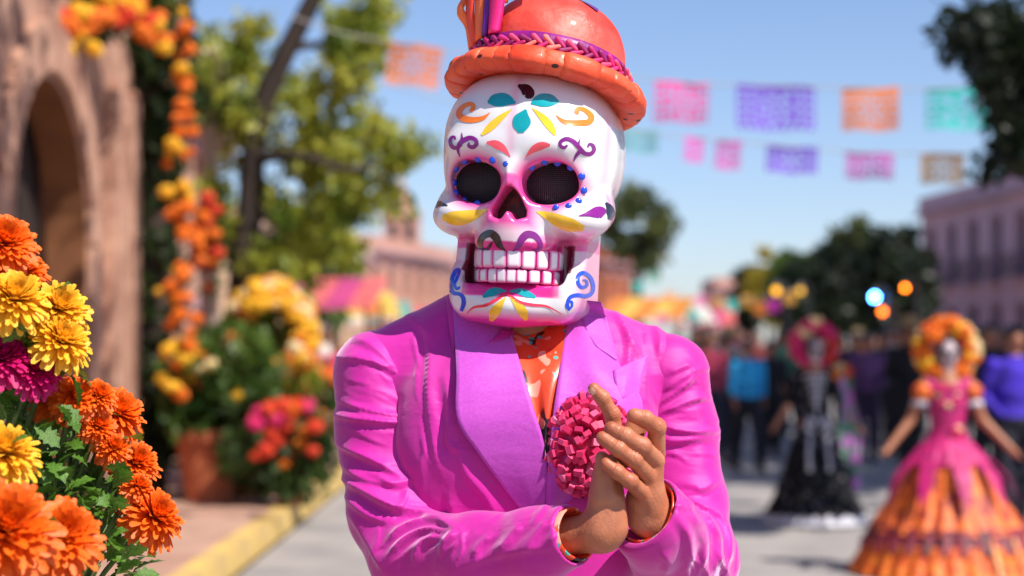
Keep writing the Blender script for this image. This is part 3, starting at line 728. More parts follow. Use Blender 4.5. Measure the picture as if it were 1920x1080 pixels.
def sheet(name, rows, mat, lift, thick=0.0022, nu=14, nv=26, bvh=J_BVH, roll=0.0, parent=None, bumpf=None):
    """cloth laid over the jacket: rows = list of (left px, right px) edge points from top to bottom; lift = list of metres off the cloth along the left->right span per row"""
    A = catmull([r[0] for r in rows], nv); B = catmull([r[1] for r in rows], nv)
    Lf = np.array([np.interp(np.linspace(0, 1, nv), np.linspace(0, 1, len(lift)), [l[k] for l in lift]) for k in range(len(lift[0]))])   # columns of lift control
    G = np.zeros((nv, nu, 3)); 
    dep = np.full((nv, nu), np.nan)
    for i in range(nv):
        for j in range(nu):
            t = j / (nu - 1); q = A[i] * (1 - t) + B[i] * t
            h = cast(bvh, q[0], q[1])
            if h[0] is not None and h[0].y < 3.05: dep[i, j] = h[0].y
    m = np.nanmean(dep)
    for i in range(nv):                                                          # fill gaps from neighbours
        row = dep[i]; okk = ~np.isnan(row)
        dep[i] = np.interp(np.arange(nu), np.arange(nu)[okk], row[okk]) if okk.any() else (dep[i - 1] if i else m)
    for _ in range(3):
        p = np.pad(dep, 1, mode='edge'); dep = (p[:-2, 1:-1] + p[2:, 1:-1] + p[1:-1, :-2] + p[1:-1, 2:] + 2 * p[1:-1, 1:-1]) / 6
    for i in range(nv):
        for j in range(nu):
            t = j / (nu - 1); q = A[i] * (1 - t) + B[i] * t
            l = np.interp(t, np.linspace(0, 1, Lf.shape[0]), Lf[:, i])
            if bumpf: l += bumpf(t, i / (nv - 1))
            G[i, j] = np.array(W(q[0], q[1], dep[i, j] - l))
    V = np.concatenate([G.reshape(-1, 3), G.reshape(-1, 3) + np.array([0, thick, 0])]); n0 = nu * nv
    F = []
    for i in range(nv - 1):
        for j in range(nu - 1):
            a = i * nu + j; F.append((a, a + nu, a + nu + 1, a + 1)); F.append((n0 + a, n0 + a + 1, n0 + a + nu + 1, n0 + a + nu))
    ring = [j for j in range(nu)] + [i * nu + nu - 1 for i in range(1, nv)] + [(nv - 1) * nu + j for j in range(nu - 2, -1, -1)] + [i * nu for i in range(nv - 2, 0, -1)]
    for a, b in zip(ring, ring[1:] + ring[:1]): F.append((a, b, n0 + b, n0 + a))
    return pobj(name, V, np.array(F), mat, parent)

# shirt front showing in the V of the lapels, red with dark and teal patches
def shirt_mat():
    m = pmat('printed_red_shirt', lin(226, 52, 22), lin(242, 84, 48), scale=14, rough=0.34, coat=0.15, bump=0.25, bscale=30, bdist=0.003)
    N = m.node_tree.nodes; L = m.node_tree.links; b = N['Principled BSDF']; tc = N.new('ShaderNodeTexCoord')
    cur = b.inputs['Base Color'].links[0].from_socket
    for sc, lo_, colr, st in ((26, 0.60, lin(28, 14, 22), (1, 1, 0.6)), (60, 0.665, lin(60, 170, 160), (1, 1, 0.7)), (38, 0.66, lin(250, 150, 130), (1, 1, 0.7))):
        mp = N.new('ShaderNodeMapping'); mp.inputs['Scale'].default_value = st; mp.inputs['Location'].default_value = (sc, 3, 1); L.new(tc.outputs['Object'], mp.inputs[0])
        nz = N.new('ShaderNodeTexNoise'); nz.inputs['Scale'].default_value = sc; nz.inputs['Detail'].default_value = 1.0; L.new(mp.outputs[0], nz.inputs['Vector'])
        cr = N.new('ShaderNodeValToRGB'); cr.color_ramp.elements[0].position = lo_ - 0.01; cr.color_ramp.elements[1].position = lo_ + 0.01; L.new(nz.outputs['Fac'], cr.inputs[0])
        mx = N.new('ShaderNodeMix'); mx.data_type = 'RGBA'; L.new(cr.outputs[0], mx.inputs[0]); L.new(cur, mx.inputs[6]); mx.inputs[7].default_value = colr; cur = mx.outputs[2]
    L.new(cur, b.inputs['Base Color'])
    return m
SHIRT = shirt_mat()
sheet('shirt_front', [((930, 575), (1100, 575)), ((938, 640), (1092, 640)), ((975, 720), (1062, 720)), ((1000, 800), (1042, 800)), ((1005, 860), (1032, 860))], SHIRT,
      [(0.004, 0.012, 0.004)] * 5, nu=18, bumpf=lambda t, s: 0.005 * math.sin(t * 9 + s * 3) * (0.3 + s))
# lapels
sheet('lapel', [((848, 560), (948, 560)), ((853, 640), (958, 618)), ((856, 700), (978, 690)), ((857, 786), (1002, 770)), ((893, 845), (1018, 822)), ((935, 902), (1026, 876)), ((984, 966), (1022, 944))], LAPEL_M,
      [(0.010, 0.014, 0.014), (0.016, 0.020, 0.020), (0.020, 0.022, 0.022), (0.022, 0.022, 0.022), (0.016, 0.018, 0.018), (0.010, 0.014, 0.014), (0.003, 0.006, 0.008)], nu=18, nv=34)
sheet('lapel', [((1070, 560), (1128, 566)), ((1062, 610), (1150, 640)), ((1050, 690), (1166, 692)), ((1038, 770), (1205, 758)), ((1030, 850), (1170, 850)), ((1022, 920), (1090, 920)), ((1012, 972), (1030, 972))], LAPEL_M,
      [(0.010, 0.012, 0.010), (0.014, 0.016, 0.014), (0.016, 0.018, 0.016), (0.016, 0.018, 0.018), (0.014, 0.014, 0.010), (0.010, 0.010, 0.005), (0.004, 0.005, 0.003)], nu=18, nv=34,
      bumpf=lambda t, s: 0.0035 * math.sin(t * 7 - s * 8))
# peak of the lapel and the collar above it
sheet('lapel_peak', [((1150, 694), (1217, 664)), ((1152, 716), (1206, 700)), ((1160, 750), (1196, 748))], LAPEL_M, [(0.021, 0.024), (0.022, 0.022), (0.020, 0.018)], nu=10, nv=12)
sheet('collar', [((1084, 556), (1118, 566)), ((1096, 612), (1140, 618)), ((1118, 650), (1162, 682))], LAPEL_M, [(0.016, 0.010), (0.020, 0.012), (0.020, 0.015)], nu=10, nv=14)
sheet('collar', [((836, 556), (872, 560)), ((842, 610), (858, 604)), ((850, 660), (862, 640))], SATIN, [(0.006, 0.010), (0.010, 0.012), (0.010, 0.010)], nu=8, nv=12)
CHECK = pmat('checked_pink_cotton', lin(214, 60, 170), lin(170, 30, 130), scale=500, rough=0.6, bump=0.4, bscale=500, bdist=0.001)
sheet('shirt_collar_tip', [((940, 617), (962, 617)), ((926, 634), (961, 630)), ((913, 645), (922, 643))], CHECK, [(0.024, 0.024), (0.026, 0.026), (0.024, 0.024)], nu=8, nv=8)
# cuffs of the shirt and the linings that show at the wrists
def cuff(end, prev, r, L_, name, mat, back=0.05, fwd=0.012, cutn=None):
    d = (end - prev) / np.linalg.norm(end - prev); a = np.cross(d, [0, 0, 1.0]); a /= np.linalg.norm(a); b = np.cross(d, a)
    V = []; n = 28
    for k, (s, rr) in enumerate([(-back, r), (-0.01, r), (fwd, r * 0.98), (fwd, r * 0.92), (-0.01, r * 0.9), (-back, r * 0.88)]):
        for j in range(n):
            w_ = 2 * math.pi * j / n; p = end + (a * math.cos(w_) + b * math.sin(w_)) * rr * (1 + 0.05 * math.sin(3 * w_ + 1))
            sh = s
            if cutn is not None and s > -0.03:
                cn = v3(cutn) / np.linalg.norm(cutn); sh = s - ((p - end) @ cn) / (d @ cn)
            V.append(p + d * sh)
    F = [(i * n + j, i * n + (j + 1) % n, (i + 1) * n + (j + 1) % n, (i + 1) * n + j) for i in range(5) for j in range(n)]
    pobj(name, np.array(V), F, mat)
RED = pmat('red_lining', lin(196, 30, 12), lin(150, 16, 10), scale=30, rough=0.5, bump=0.2)
cuff(FORE_L[-1], FORE_L[-2], 0.0375, 0.06, 'shirt_cuff', SHIRT, fwd=0.004)
cuff(FORE_R[-1], FORE_R[-2], 0.0455, 0.06, 'shirt_cuff', SHIRT, fwd=-0.004, cutn=(-0.55, -0.50, 0.42))
# trousers and shoes (below the picture's edge)
def sd_trous(P):
    d = None
    for s in (-1, 1):
        h0 = (TORSO_X + s * 0.085, 2.985, 0.84); kn = (TORSO_X + s * 0.10, 2.97, 0.48); an = (TORSO_X + s * 0.105, 2.985, 0.09)
        l = smin(sd_cap(P, h0, kn, 0.095, 0.075), sd_cap(P, kn, an, 0.075, 0.068), 0.03); d = l if d is None else smin(d, l, 0.02)
    return smax(smin(d, sd_ell(P, (TORSO_X, 2.985, 0.86), (0.17, 0.125, 0.12)), 0.05), 0.05 - P[:, 2], 0.01)
V, F = sdf_mesh(sd_trous, (-0.26, 2.80, 0.0), (0.32, 3.18, 1.0), 0.009, slack=2.2); pobj('trousers', V, F, SATIN)
SHOE = pmat('black_shoe_leather', (0.012, 0.011, 0.012, 1), rough=0.3, coat=0.3)
for s in (-1, 1):
    V, F = sdf_mesh(lambda P: smax(smin(sd_ell(P, (TORSO_X + s * 0.115, 2.90, 0.045), (0.048, 0.13, 0.05)), sd_cap(P, (TORSO_X + s * 0.105, 2.985, 0.05), (TORSO_X + s * 0.105, 2.985, 0.10), 0.045), 0.03), 0.002 - P[:, 2], 0.004), (-0.3, 2.72, -0.02), (0.36, 3.08, 0.2), 0.007)
    pobj('shoe', V, F, SHOE)
# ------------------------------------------------------------------ the performer's body: hands, wrists, neck in one skin
def H(cx, cy, Y): return np.array(W(*CR4((cx, cy)), Y))
mmv = 0.001
F_A = [H(478, 430, 2.712), H(452, 262, 2.702), H(402, 178, 2.694), H(362, 134, 2.692)]
F_B = [H(676, 460, 2.728), H(678, 326, 2.700), H(618, 286, 2.686), H(566, 268, 2.682)]
F_C = [H(672, 496, 2.706), H(604, 424, 2.675), H(520, 374, 2.668), H(450, 334, 2.672)]
F_D = [H(636, 574, 2.702), H(562, 492, 2.672), H(484, 436, 2.664), H(406, 382, 2.670)]
F_E = [H(604, 660, 2.702), H(545, 602, 2.670), H(478, 554, 2.663), H(424, 512, 2.664)]
WR2 = H(668, 800, 2.742)
def finger(P, pts, rad, k=0.004):
    d = chain(P, pts, rad, k)
    for i in (1, 2):                                                       # knuckle swell
        d = smin(d, np.sqrt(((P - pts[i] - np.array([0.001, -0.0012, 0.0008])) ** 2).sum(1)) - rad[i] * 0.90, 0.005)
    return d
def sd_hands(P):
    # hand at the lower left, held upright
    h1 = sd_cap(P, H(225, 880, 2.728), H(400, 856, 2.704), 0.0260, 0.0268)
    h1 = smin(h1, sd_cap(P, H(405, 850, 2.702), H(432, 560, 2.708), 0.0270, 0.0215), 0.016)
    h1 = smin(h1, sd_cap(P, H(466, 830, 2.696), H(462, 700, 2.694), 0.0165, 0.0125), 0.014)      # ball of the hand
    h1 = smin(h1, sd_cap(P, H(392, 690, 2.688), H(400, 480, 2.690), 0.0085, 0.0085), 0.009)      # tendons
    h1 = smin(h1, sd_cap(P, H(440, 690, 2.684), H(450, 500, 2.688), 0.0075, 0.0075), 0.008)
    h1 = smin(h1, finger(P, F_A, [0.0125, 0.0104, 0.0098, 0.0088]), 0.006)
    for dx, top in ((90, 300), (130, 330)):
        h1 = smin(h1, sd_cap(P, H(440 + dx * .5, 500, 2.72), H(470 + dx, top, 2.725), 0.011, 0.009), 0.004)
    # hand at the right, fingers closed over the other
    h2 = sd_cap(P, H(720, 880, 2.80), WR2, 0.0265, 0.0255)
    h2 = smin(h2, sd_cap(P, WR2, H(640, 660, 2.722), 0.0265, 0.0225), 0.014); h2 = smin(h2, sd_cap(P, H(600, 780, 2.735), H(585, 690, 2.72), 0.021, 0.017), 0.014)
    for fpts, r in ((F_B, 0.0120), (F_C, 0.0125), (F_D, 0.0115), (F_E, 0.0105)):
        h2 = smin(h2, sd_cap(P, H(660, 745, 2.722), fpts[0], 0.0110, r), 0.007)
    for fpts, r in ((F_B, [0.0128, 0.0120, 0.0114, 0.0102]), (F_C, [0.0130, 0.0118, 0.0112, 0.0102]), (F_D, [0.0122, 0.0112, 0.0105, 0.0095]), (F_E, [0.0112, 0.0102, 0.0095, 0.0087])):
        h2 = smin(h2, finger(P, fpts, r), 0.0018)
    return np.minimum(h1, h2)
bl, bh = H(180, 1080, 2.70), H(790, 60, 2.70)
V1, F1 = sdf_mesh(sd_hands, (bl[0], 2.635, bl[2]), (bh[0], 2.83, bh[2]), 0.0015, slack=2.0)
# fine creases over the knuckles and skin
N1 = vnormals(V1, F1)
dsp = np.zeros(len(V1))
for fpts in (F_A, F_B, F_C, F_D, F_E):
    for i in (1, 2):
        ax = fpts[i + 1] - fpts[i - 1]; ax /= np.linalg.norm(ax)
        q = V1 - fpts[i]; s_ = q @ ax; rr = np.sqrt((q * q).sum(1))
        dsp -= 0.0014 * np.exp(-(rr / 0.013) ** 2) * (0.5 + 0.5 * np.cos(s_ / 0.0042 * 2 * math.pi)) * np.clip(-N1[:, 1] + 0.3, 0, 1)
V1 = V1 + N1 * (dsp + soft_noise(V1, 0.00010, 240, 12))[:, None]
def sd_neck(P):
    d = sd_cap(P, (TORSO_X, 3.0, 1.40), (TORSO_X, 2.985, 1.58), 0.062, 0.06)
    d = smin(d, sd_ell(P, (TORSO_X, 2.985, 1.66), (0.075, 0.095, 0.115)), 0.03)
    d = smin(d, sd_ell(P, (TORSO_X, 2.99, 1.25), (0.13, 0.085, 0.22)), 0.05)
    d = smin(d, sd_cap(P, ARM_L[0], ARM_L[-1], 0.045, 0.038), 0.04); d = smin(d, sd_cap(P, FORE_L[0], H(270, 872, 2.722), 0.038, 0.025), 0.01)
    d = smin(d, sd_cap(P, ARM_R[0], ARM_R[-1], 0.045, 0.038), 0.04); d = smin(d, sd_cap(P, FORE_R[0], H(700, 850, 2.775), 0.038, 0.024), 0.01)
    return d
V2, F2 = sdf_mesh(sd_neck, (-0.30, 2.66, 0.98), (0.34, 3.12, 1.80), 0.010, slack=2.2)
SKIN = pmat('skin', lin(188, 120, 86), lin(160, 92, 62), scale=28, rough=0.5, sss=0.12, bump=0.5, bscale=330, bdist=0.0012, ramp=(0.3, 0.75), attr='Col')
red = np.zeros(len(V1))
for fpts in (F_A, F_B, F_C, F_D, F_E):
    for i, q in ((0, .7), (1, .8), (2, .55), (3, .75)): red += q * np.exp(-(((V1 - fpts[i]) ** 2).sum(1)) / 0.0125 ** 2)
red = np.clip(red, 0, 1)[:, None]
c1 = np.vstack([np.ones(3) * (1 - red) + np.array([1.0, 0.72, 0.66]) * red, np.ones((len(V2), 3))])
body = pobj('body', np.vstack([V1, V2]), np.vstack([F1, F2 + len(V1)]), SKIN, col=c1)
NAIL = pmat('fingernail', lin(232, 176, 150), rough=0.25, coat=0.3)
def nail(tip, prev, up, r):
    d = Vector(tip - prev).normalized(); n = Vector(up); n = (n - d * n.dot(d)).normalized(); s_ = d.cross(n)
    V = []
    for i in range(6):
        for j in range(7):
            t = i / 5; a = (j / 6 * 2 - 1) * 0.85 * (1 - 0.35 * abs(t - .4) ** 2)
            V.append(Vector(tip) + d * (t * 1.05 - 0.45) * r + (n * math.cos(a) + s_ * math.sin(a)) * (r * 1.015) - n * (0.35 * r * max(0, t - .55)))
    F = [(i * 7 + j, i * 7 + j + 1, (i + 1) * 7 + j + 1, (i + 1) * 7 + j) for i in range(5) for j in range(6)]
    pobj('fingernail', np.array([tuple(v) for v in V]), F, NAIL, body)
nail(F_A[3], F_A[2], (-0.75, -0.5, 0.1), 0.0088); nail(F_B[3], F_B[2], (-0.1, -0.35, 1), 0.0094); nail(F_C[3], F_C[2], (-0.2, -0.55, 0.9), 0.0094)
nail(F_D[3], F_D[2], (-0.2, -0.6, 0.8), 0.0088); nail(F_E[3], F_E[2], (-0.2, -0.8, 0.7), 0.0080)

# ------------------------------------------------------------------ block flower pinned to the lapel
PC = W(1106, 838, 2.832)
POM = thing('pompom_flower', 'round pink flower of radiating foam blocks pinned on the suit lapel', 'flower brooch', PC)
PINKS = [pmat('foam_pink_%d' % i, lin(*c), lin(*[int(x * .9) for x in c]), scale=60, rough=0.55, bump=0.15, bscale=300, bdist=0.001) for i, c in enumerate([(226, 40, 100), (234, 66, 122), (206, 24, 92), (246, 124, 164), (150, 24, 120)])]
def block_mesh(mat):
    bm = bmesh.new(); bmesh.ops.create_cube(bm, size=1.0); bmesh.ops.bevel(bm, geom=list(bm.edges), offset=0.06, segments=1, affect='EDGES')
    me = bpy.data.meshes.new('foam_block'); bm.to_mesh(me); bm.free(); me.materials.append(mat); return me
BLK = [block_mesh(m) for m in PINKS]
nbk = 150
for i in range(nbk):
    cz = 1 - 1.12 * (i + 0.5) / nbk; ph = i * 2.39996
    rr_ = math.sqrt(1 - cz * cz); n = Vector((rr_ * math.cos(ph), -cz, rr_ * math.sin(ph)))
    n = (n + Vector((random.uniform(-.08, .08), random.uniform(-.08, .08), random.uniform(-.08, .08)))).normalized()
    L_ = random.uniform(0.020, 0.026); rad = 0.066 * random.uniform(0.93, 1.05)
    q = n.to_track_quat('Z', 'Y').to_matrix().to_4x4() @ Matrix.Rotation(random.uniform(0, 3.14), 4, 'Z')
    c = Vector((n.x * rad * 0.98, n.y * rad * 0.5, n.z * rad * 1.12))
    k_ = 4 if cz < 0.02 else random.choice([0, 0, 1, 1, 2, 3])
    same_mesh('foam_block', BLK[k_], POM, Matrix.Translation(c - n * L_ * 0.4) @ q @ Matrix.Diagonal((random.uniform(.0105, .0140), random.uniform(.008, .0115), L_, 1)))
mbp = MB()
mbp.lathe([(0.001, 0.020), (0.03, 0.016), (0.046, 0.006), (0.052, -0.004), (0.04, -0.012), (0.001, -0.014)], 24, M=Matrix.Rotation(R(90), 4, 'X'))
mbp.build('core', PINKS[2], POM, smooth=True)
# ------------------------------------------------------------------ ground: street, pavements, kerbs
def slab(name, pts, z0, z1, mat, kind='structure', parent=None):
    n = len(pts); V = [(x, y, z0) for x, y in pts] + [(x, y, z1) for x, y in pts]
    F = [tuple(range(n))[::-1], tuple(range(n, 2 * n))] + [(i, (i + 1) % n, n + (i + 1) % n, n + i) for i in range(n)]
    o = mesh_obj(name, V, F, mat, parent, smooth=False)
    if kind: o['kind'] = kind
    return o
ASPHALT = pmat('street_asphalt', lin(132, 128, 128), lin(158, 152, 148), scale=1.3, rough=0.9, bump=0.4, bscale=120, bdist=0.01, detail=8)
EARTH = pmat('far_ground', lin(120, 112, 100), lin(140, 130, 115), scale=0.2, rough=0.95)
PAVE = pmat('pavement_stone', lin(158, 122, 106), lin(182, 146, 128), scale=1.2, rough=0.85, bump=0.4, bscale=30, detail=8)
YKERB = pmat('yellow_kerb_paint', lin(214, 180, 100), lin(190, 160, 104), scale=3, rough=0.7, bump=0.3)
slab('ground', [(-600, -60), (600, -60), (600, 1500), (-600, 1500)], -0.30, -0.06, EARTH)
slab('street', [(-1.86, -20), (9.0, -20), (11.0, 420), (1.5, 420), (-1.60, 40)], -0.055, 0.0, ASPHALT)
slab('pavement', [(-14, -20), (-2.02, -20), (-1.74, 40), (1.3, 420), (-40, 420)], -0.05, 0.15, PAVE)
slab('pavement', [(9.02, -20), (30, -20), (30, 420), (11.2, 420)], -0.05, 0.15, PAVE)
# kerb stones, painted yellow
K = []
y = 6.0; km = None
while y < 38:
    L_ = 0.98; x = -1.94 + (y - 0) * 0.0065
    V = [(-0.075, 0, -0.02), (0.075, 0, -0.02), (0.075, L_, -0.02), (-0.075, L_, -0.02), (-0.075, 0, 0.152), (0.06, 0, 0.152), (0.06, L_, 0.152), (-0.075, L_, 0.152)]
    if km is None:
        o = mesh_obj('kerb_stone', V, [(3, 2, 1, 0), (4, 5, 6, 7), (0, 1, 5, 4), (1, 2, 6, 5), (2, 3, 7, 6), (3, 0, 4, 7)], YKERB, smooth=False); km = o.data; KERB = o
        bpy.data.objects.remove(o); KERB = tag(empty('kerb', (0, 0, 0)), kind='structure')
    same_mesh('kerb_stone', km, KERB, Matrix.Translation((x + random.uniform(-.006, .006), y, 0)) @ Matrix.Rotation(-0.0065, 4, 'Z'))
    y += 1.0

# ------------------------------------------------------------------ foliage tools
LEAFM = {n: pmat('leaf_' + n, lin(*a), lin(*b), scale=sc, rough=0.45, trans=0.35, spec=0.4) for n, a, b, sc in [
    ('olive', (92, 120, 36), (186, 180, 66), 1.8), ('dark', (22, 34, 22), (38, 52, 30), 1.2), ('ivy', (40, 62, 28), (76, 98, 42), 3.0), ('deepivy', (26, 40, 20), (58, 76, 34), 3.0), ('mid', (56, 86, 34), (100, 124, 48), 1.5),  # dark: shade of the right-hand trees put into the leaf colour
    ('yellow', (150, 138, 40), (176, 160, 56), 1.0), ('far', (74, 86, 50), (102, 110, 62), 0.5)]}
BARK = pmat('bark', lin(42, 32, 28), lin(62, 48, 40), scale=6, rough=0.9, bump=0.8, bscale=14, stretch=(1, 1, 0.25), bdist=0.03)
def leaf_cloud(cent, rad, n, size, seed, aspect=0.55, flat=1.0):
    """n bent leaves spread round cluster centres"""
    r = np.random.default_rng(seed); cent = np.asarray(cent, float); rad = np.broadcast_to(np.asarray(rad, float), (len(cent),))
    k = r.integers(0, len(cent), n); d = r.normal(size=(n, 3)); d /= np.linalg.norm(d, axis=1)[:, None]
    p = cent[k] + d * (rad[k] * r.uniform(0.15, 1.0, n) ** 0.6)[:, None] * np.array([1, 1, flat])
    a = r.normal(size=(n, 3)) + np.array([0, 0, -0.5]); a /= np.linalg.norm(a, axis=1)[:, None]
    b = np.cross(a, r.normal(size=(n, 3))); b /= np.linalg.norm(b, axis=1)[:, None]; c = np.cross(a, b)
    s = size * r.uniform(0.6, 1.3, n)[:, None]
    V = np.stack([p, p + a * s * .5 + b * s * aspect * .5 + c * s * .08, p + a * s, p + a * s * .5 - b * s * aspect * .5 + c * s * .08], 1).reshape(-1, 3)
    F = np.arange(n * 4).reshape(-1, 4)
    return V, F
def tree(name, label, base, trunk_pts, trunk_r, limbs, cents, rad, n, size, leaf, seed, group=None, cat='tree'):
    """trunk_pts, limbs, cents in world coordinates"""
    t = thing(name, label, cat, base, group=group); b = Vector(base)
    mb = MB(); mb.tube([tuple(p) for p in catmull([tuple(Vector(p) - b) for p in trunk_pts], 14)], list(np.linspace(trunk_r, trunk_r * 0.5, 14)), 10)
    for pts, r0 in limbs: mb.tube([tuple(p) for p in catmull([tuple(Vector(p) - b) for p in pts], 8)], list(np.linspace(r0, r0 * 0.35, 8)), 7)
    mb.build('trunk', BARK, t, smooth=True)
    V, F = leaf_cloud([tuple(Vector(c) - b) for c in cents], rad, n, size, seed); mesh_obj('crown', V, F, LEAFM[leaf], t, smooth=False)
    return t
def W2(px, py, Y): return W(px, py, Y)

# ------------------------------------------------------------------ left building with the arched door
STONE = pmat('pink_stone_plaster', lin(150, 108, 90), lin(192, 150, 128), scale=3.2, rough=0.95, bump=0.9, bscale=9, detail=8, bdist=0.02)
BROWN = pmat('brown_reveal_plaster', lin(130, 82, 48), lin(112, 68, 40), scale=3, rough=0.9, bump=0.2)
DARKW = pmat('dark_door_wood', lin(34, 26, 24), lin(52, 38, 32), scale=3, rough=0.7, stretch=(6, 6, .5), bump=0.3)
BX = -3.2
AH = thing('arcade_building', 'pink plaster building with a tall arched doorway behind the chrysanthemums', 'building', (BX, 14, 0.15))
def wall_arch():
    """front wall along Y with an arched opening, local origin (BX, 14, 0.15)"""
    y0, y1 = -1.38, 0.95; zs, rad = 2.05, (0.95 + 1.38) / 2; yc = (y0 + y1) / 2; top = 4.9; ya, yb = -7.0, 3.4
    arc = [(yc + rad * math.cos(math.pi * i / 16), zs + rad * 0.94 * math.sin(math.pi * i / 16)) for i in range(17)]      # from y1 side to y0 side
    mb = MB(); T = 0.30
    def quadx(x, pts, flip): mb.add([(x, p[0], p[1]) for p in pts], [tuple(range(len(pts)))[::-1] if flip else tuple(range(len(pts)))])
    for x, fl in ((0.0, False), (-T, True)):
        quadx(x, [(ya, 0), (y0, 0), (y0, top), (ya, top)], fl); quadx(x, [(y1, 0), (yb, 0), (yb, top), (y1, top)], fl)
        for (p, q) in zip(arc[:-1], arc[1:]): quadx(x, [q, p, (p[0], top), (q[0], top)], fl)
        quadx(x, [(y0, 0), (y0, 0), (y0, zs)], fl)
    mb.add([(0, ya, top), (0, yb, top), (-T, yb, top), (-T, ya, top)], [(0, 1, 2, 3)])
    mb.add([(0, yb, 0), (-T, yb, 0), (-T, yb, top), (0, yb, top)], [(0, 1, 2, 3)])
    mb.build('wall', STONE, AH)
    rv = MB(); pr_ = [(y1, 0)] + arc + [(y0, 0)]
    for p, q in zip(pr_[:-1], pr_[1:]): rv.add([(0.002, *p), (-T, *p), (-T, *q), (0.002, *q)], [(0, 1, 2, 3)])
    rv.build('reveal', BROWN, AH)
    # moulded arch stones round the opening
    nst = 13
    for i in range(nst):
        a0, a1 = math.pi * (i + 0.03) / nst, math.pi * (i + 0.97) / nst; v = MB(); pts = []
        for x in (0.055, 0.0):
            for (rr, aa) in ((rad + .02, a0), (rad + .02, a1), (rad + .38, a1), (rad + .38, a0)): pts.append((x, yc + rr * math.cos(aa), zs + rr * .97 * math.sin(aa)))
        v.add(pts, [(0, 1, 2, 3), (7, 6, 5, 4), (0, 4, 5, 1), (1, 5, 6, 2), (2, 6, 7, 3), (3, 7, 4, 0)]); v.build('arch_stone', STONE, AH)
    for k in range(5):
        for ys, ye in ((y1 + .02, y1 + .36), (y0 - .36, y0 - .02)):
            MB().box((0.0, ys, k * .41 + .01), (0.05 + .008 * (k % 2), ye, k * .41 + .40)).build('jamb_stone', STONE, AH)
    for k in range(6):
        MB().box((-T - 0.12, y0 + k * .39, 0), (-T - 0.05, y0 + k * .39 + .375, zs + rad)).build('door_plank', DARKW, AH)
    MB().box((-5.0, ya, 0), (-4.9, yb, top)).build('back_wall', STONE, AH); MB().box((-4.9, yb - .2, 0), (-T - .002, yb - .003, top - .003)).build('side_wall', STONE, AH)
    MB().box((-5.0, ya - .1, top + .002), (0.16, yb + .1, top + .22)).build('cornice', STONE, AH)
    for k in range(4): MB().box((-0.06, 1.55 + .30 * k, 0), (0.11 - .02 * (k % 2), 1.78 + .30 * k, 3.3 + 0.1 * (k % 2))).build('pilaster', STONE, AH)
wall_arch()
# pale stone column further along
LIME = pmat('pale_column_stone', lin(214, 180, 160), lin(232, 206, 190), scale=3, rough=0.85, bump=0.3)
cl = thing('stone_column', 'slender pale stone column between the ivy and the leaning tree', 'column', W(393, 0, 19.2).xy.to_3d() + Vector((0, 0, 0.15)))
mb = MB(); mb.lathe([(0.16, 0), (0.16, 0.12), (0.11, 0.2), (0.095, 0.5), (0.085, 3.9), (0.13, 4.0), (0.14, 4.14), (0.02, 4.15)], 18); mb.build('shaft', LIME, cl, smooth=True)
MB().box((-.19, -.19, -0.002), (.19, .19, .06)).build('plinth', LIME, cl)

# ------------------------------------------------------------------ marigold heads
def marigold_mesh(name, mat, seed, rough=0.22, n=(9, 14)):
    r = np.random.default_rng(seed); V = []; F = []
    nl, na = n
    for i in range(nl + 1):
        ph = math.pi * i / nl
        for j in range(na):
            a = 2 * math.pi * (j + 0.5 * (i % 2)) / na; q = 1 + rough * ((-1) ** (i + j)) * 0.5 + r.uniform(-.12, .12)
            V.append((q * math.sin(ph) * math.cos(a), q * math.sin(ph) * math.sin(a), 0.82 * q * math.cos(ph)))
    for i in range(nl):
        for j in range(na): F.append((i * na + j, (i + 1) * na + j, (i + 1) * na + (j + 1) % na, i * na + (j + 1) % na))
    me = bpy.data.meshes.new(name); me.from_pydata(V, [], F); me.materials.append(mat); me.update(); return me
PET = {n: pmat('petal_' + n, lin(*a), lin(*b), scale=sc, rough=0.6, trans=0.25, bump=0.3, bscale=60) for n, a, b, sc in [
    ('orange', (232, 104, 10), (246, 136, 20), 12), ('yellow', (240, 176, 20), (250, 200, 50), 12), ('red', (214, 40, 24), (236, 84, 40), 10), ('pink', (214, 20, 100), (236, 60, 130), 10), ('cream', (240, 214, 150), (250, 226, 180), 10)]}
MG = {n: marigold_mesh('marigold', PET[n], 3) for n in PET}
def put_heads(root, lst, rad, jit=0.2):
    """lst: (world point, colour)"""
    b = Vector(root.location)
    for p, cn in lst:
        s_ = rad * random.uniform(1 - jit, 1 + jit)
        same_mesh('flower_head', MG[cn], root, Matrix.Translation(Vector(p) - b) @ Matrix.Rotation(random.uniform(0, 6), 4, 'Z') @ Matrix.Rotation(random.uniform(-.5, .5), 4, 'X') @ Matrix.Scale(s_, 4))

# ivy-clad post with a hanging marigold garland
iv = W(285, 0, 16.9); ivb = Vector((iv.x, 16.9, 0.15))
ivt = thing('ivy_clad_post', 'dark post wrapped in ivy beside the arched doorway', 'post', ivb)
MB().tube([(0, 0, 0), (0.02, 0, 1.8), (-0.02, 0, 3.6), (0.03, 0, 5.0)], [0.13, 0.12, 0.12, 0.11], 10).build('post', BARK, ivt, smooth=True)
cs = [(random.uniform(-.22, .16), random.uniform(-.16, .16), z) for z in np.linspace(0.15, 5.0, 80)] + [(random.uniform(-.5, .35), random.uniform(-.2, .2), random.uniform(3.0, 5.0)) for _ in range(22)] + [(random.uniform(-.45, 0), -.1, random.uniform(1.4, 2.6)) for _ in range(8)]
V, F = leaf_cloud(cs, 0.17, 7000, 0.11, 4, aspect=.8); mesh_obj('ivy', V, F, LEAFM['deepivy'], ivt, smooth=False)
gb = W(338, 0, 16.2); GAR = thing('marigold_garland', 'long string of orange marigolds hanging down the ivy post', 'garland', (gb.x, 16.2, 2.2))
gl = []
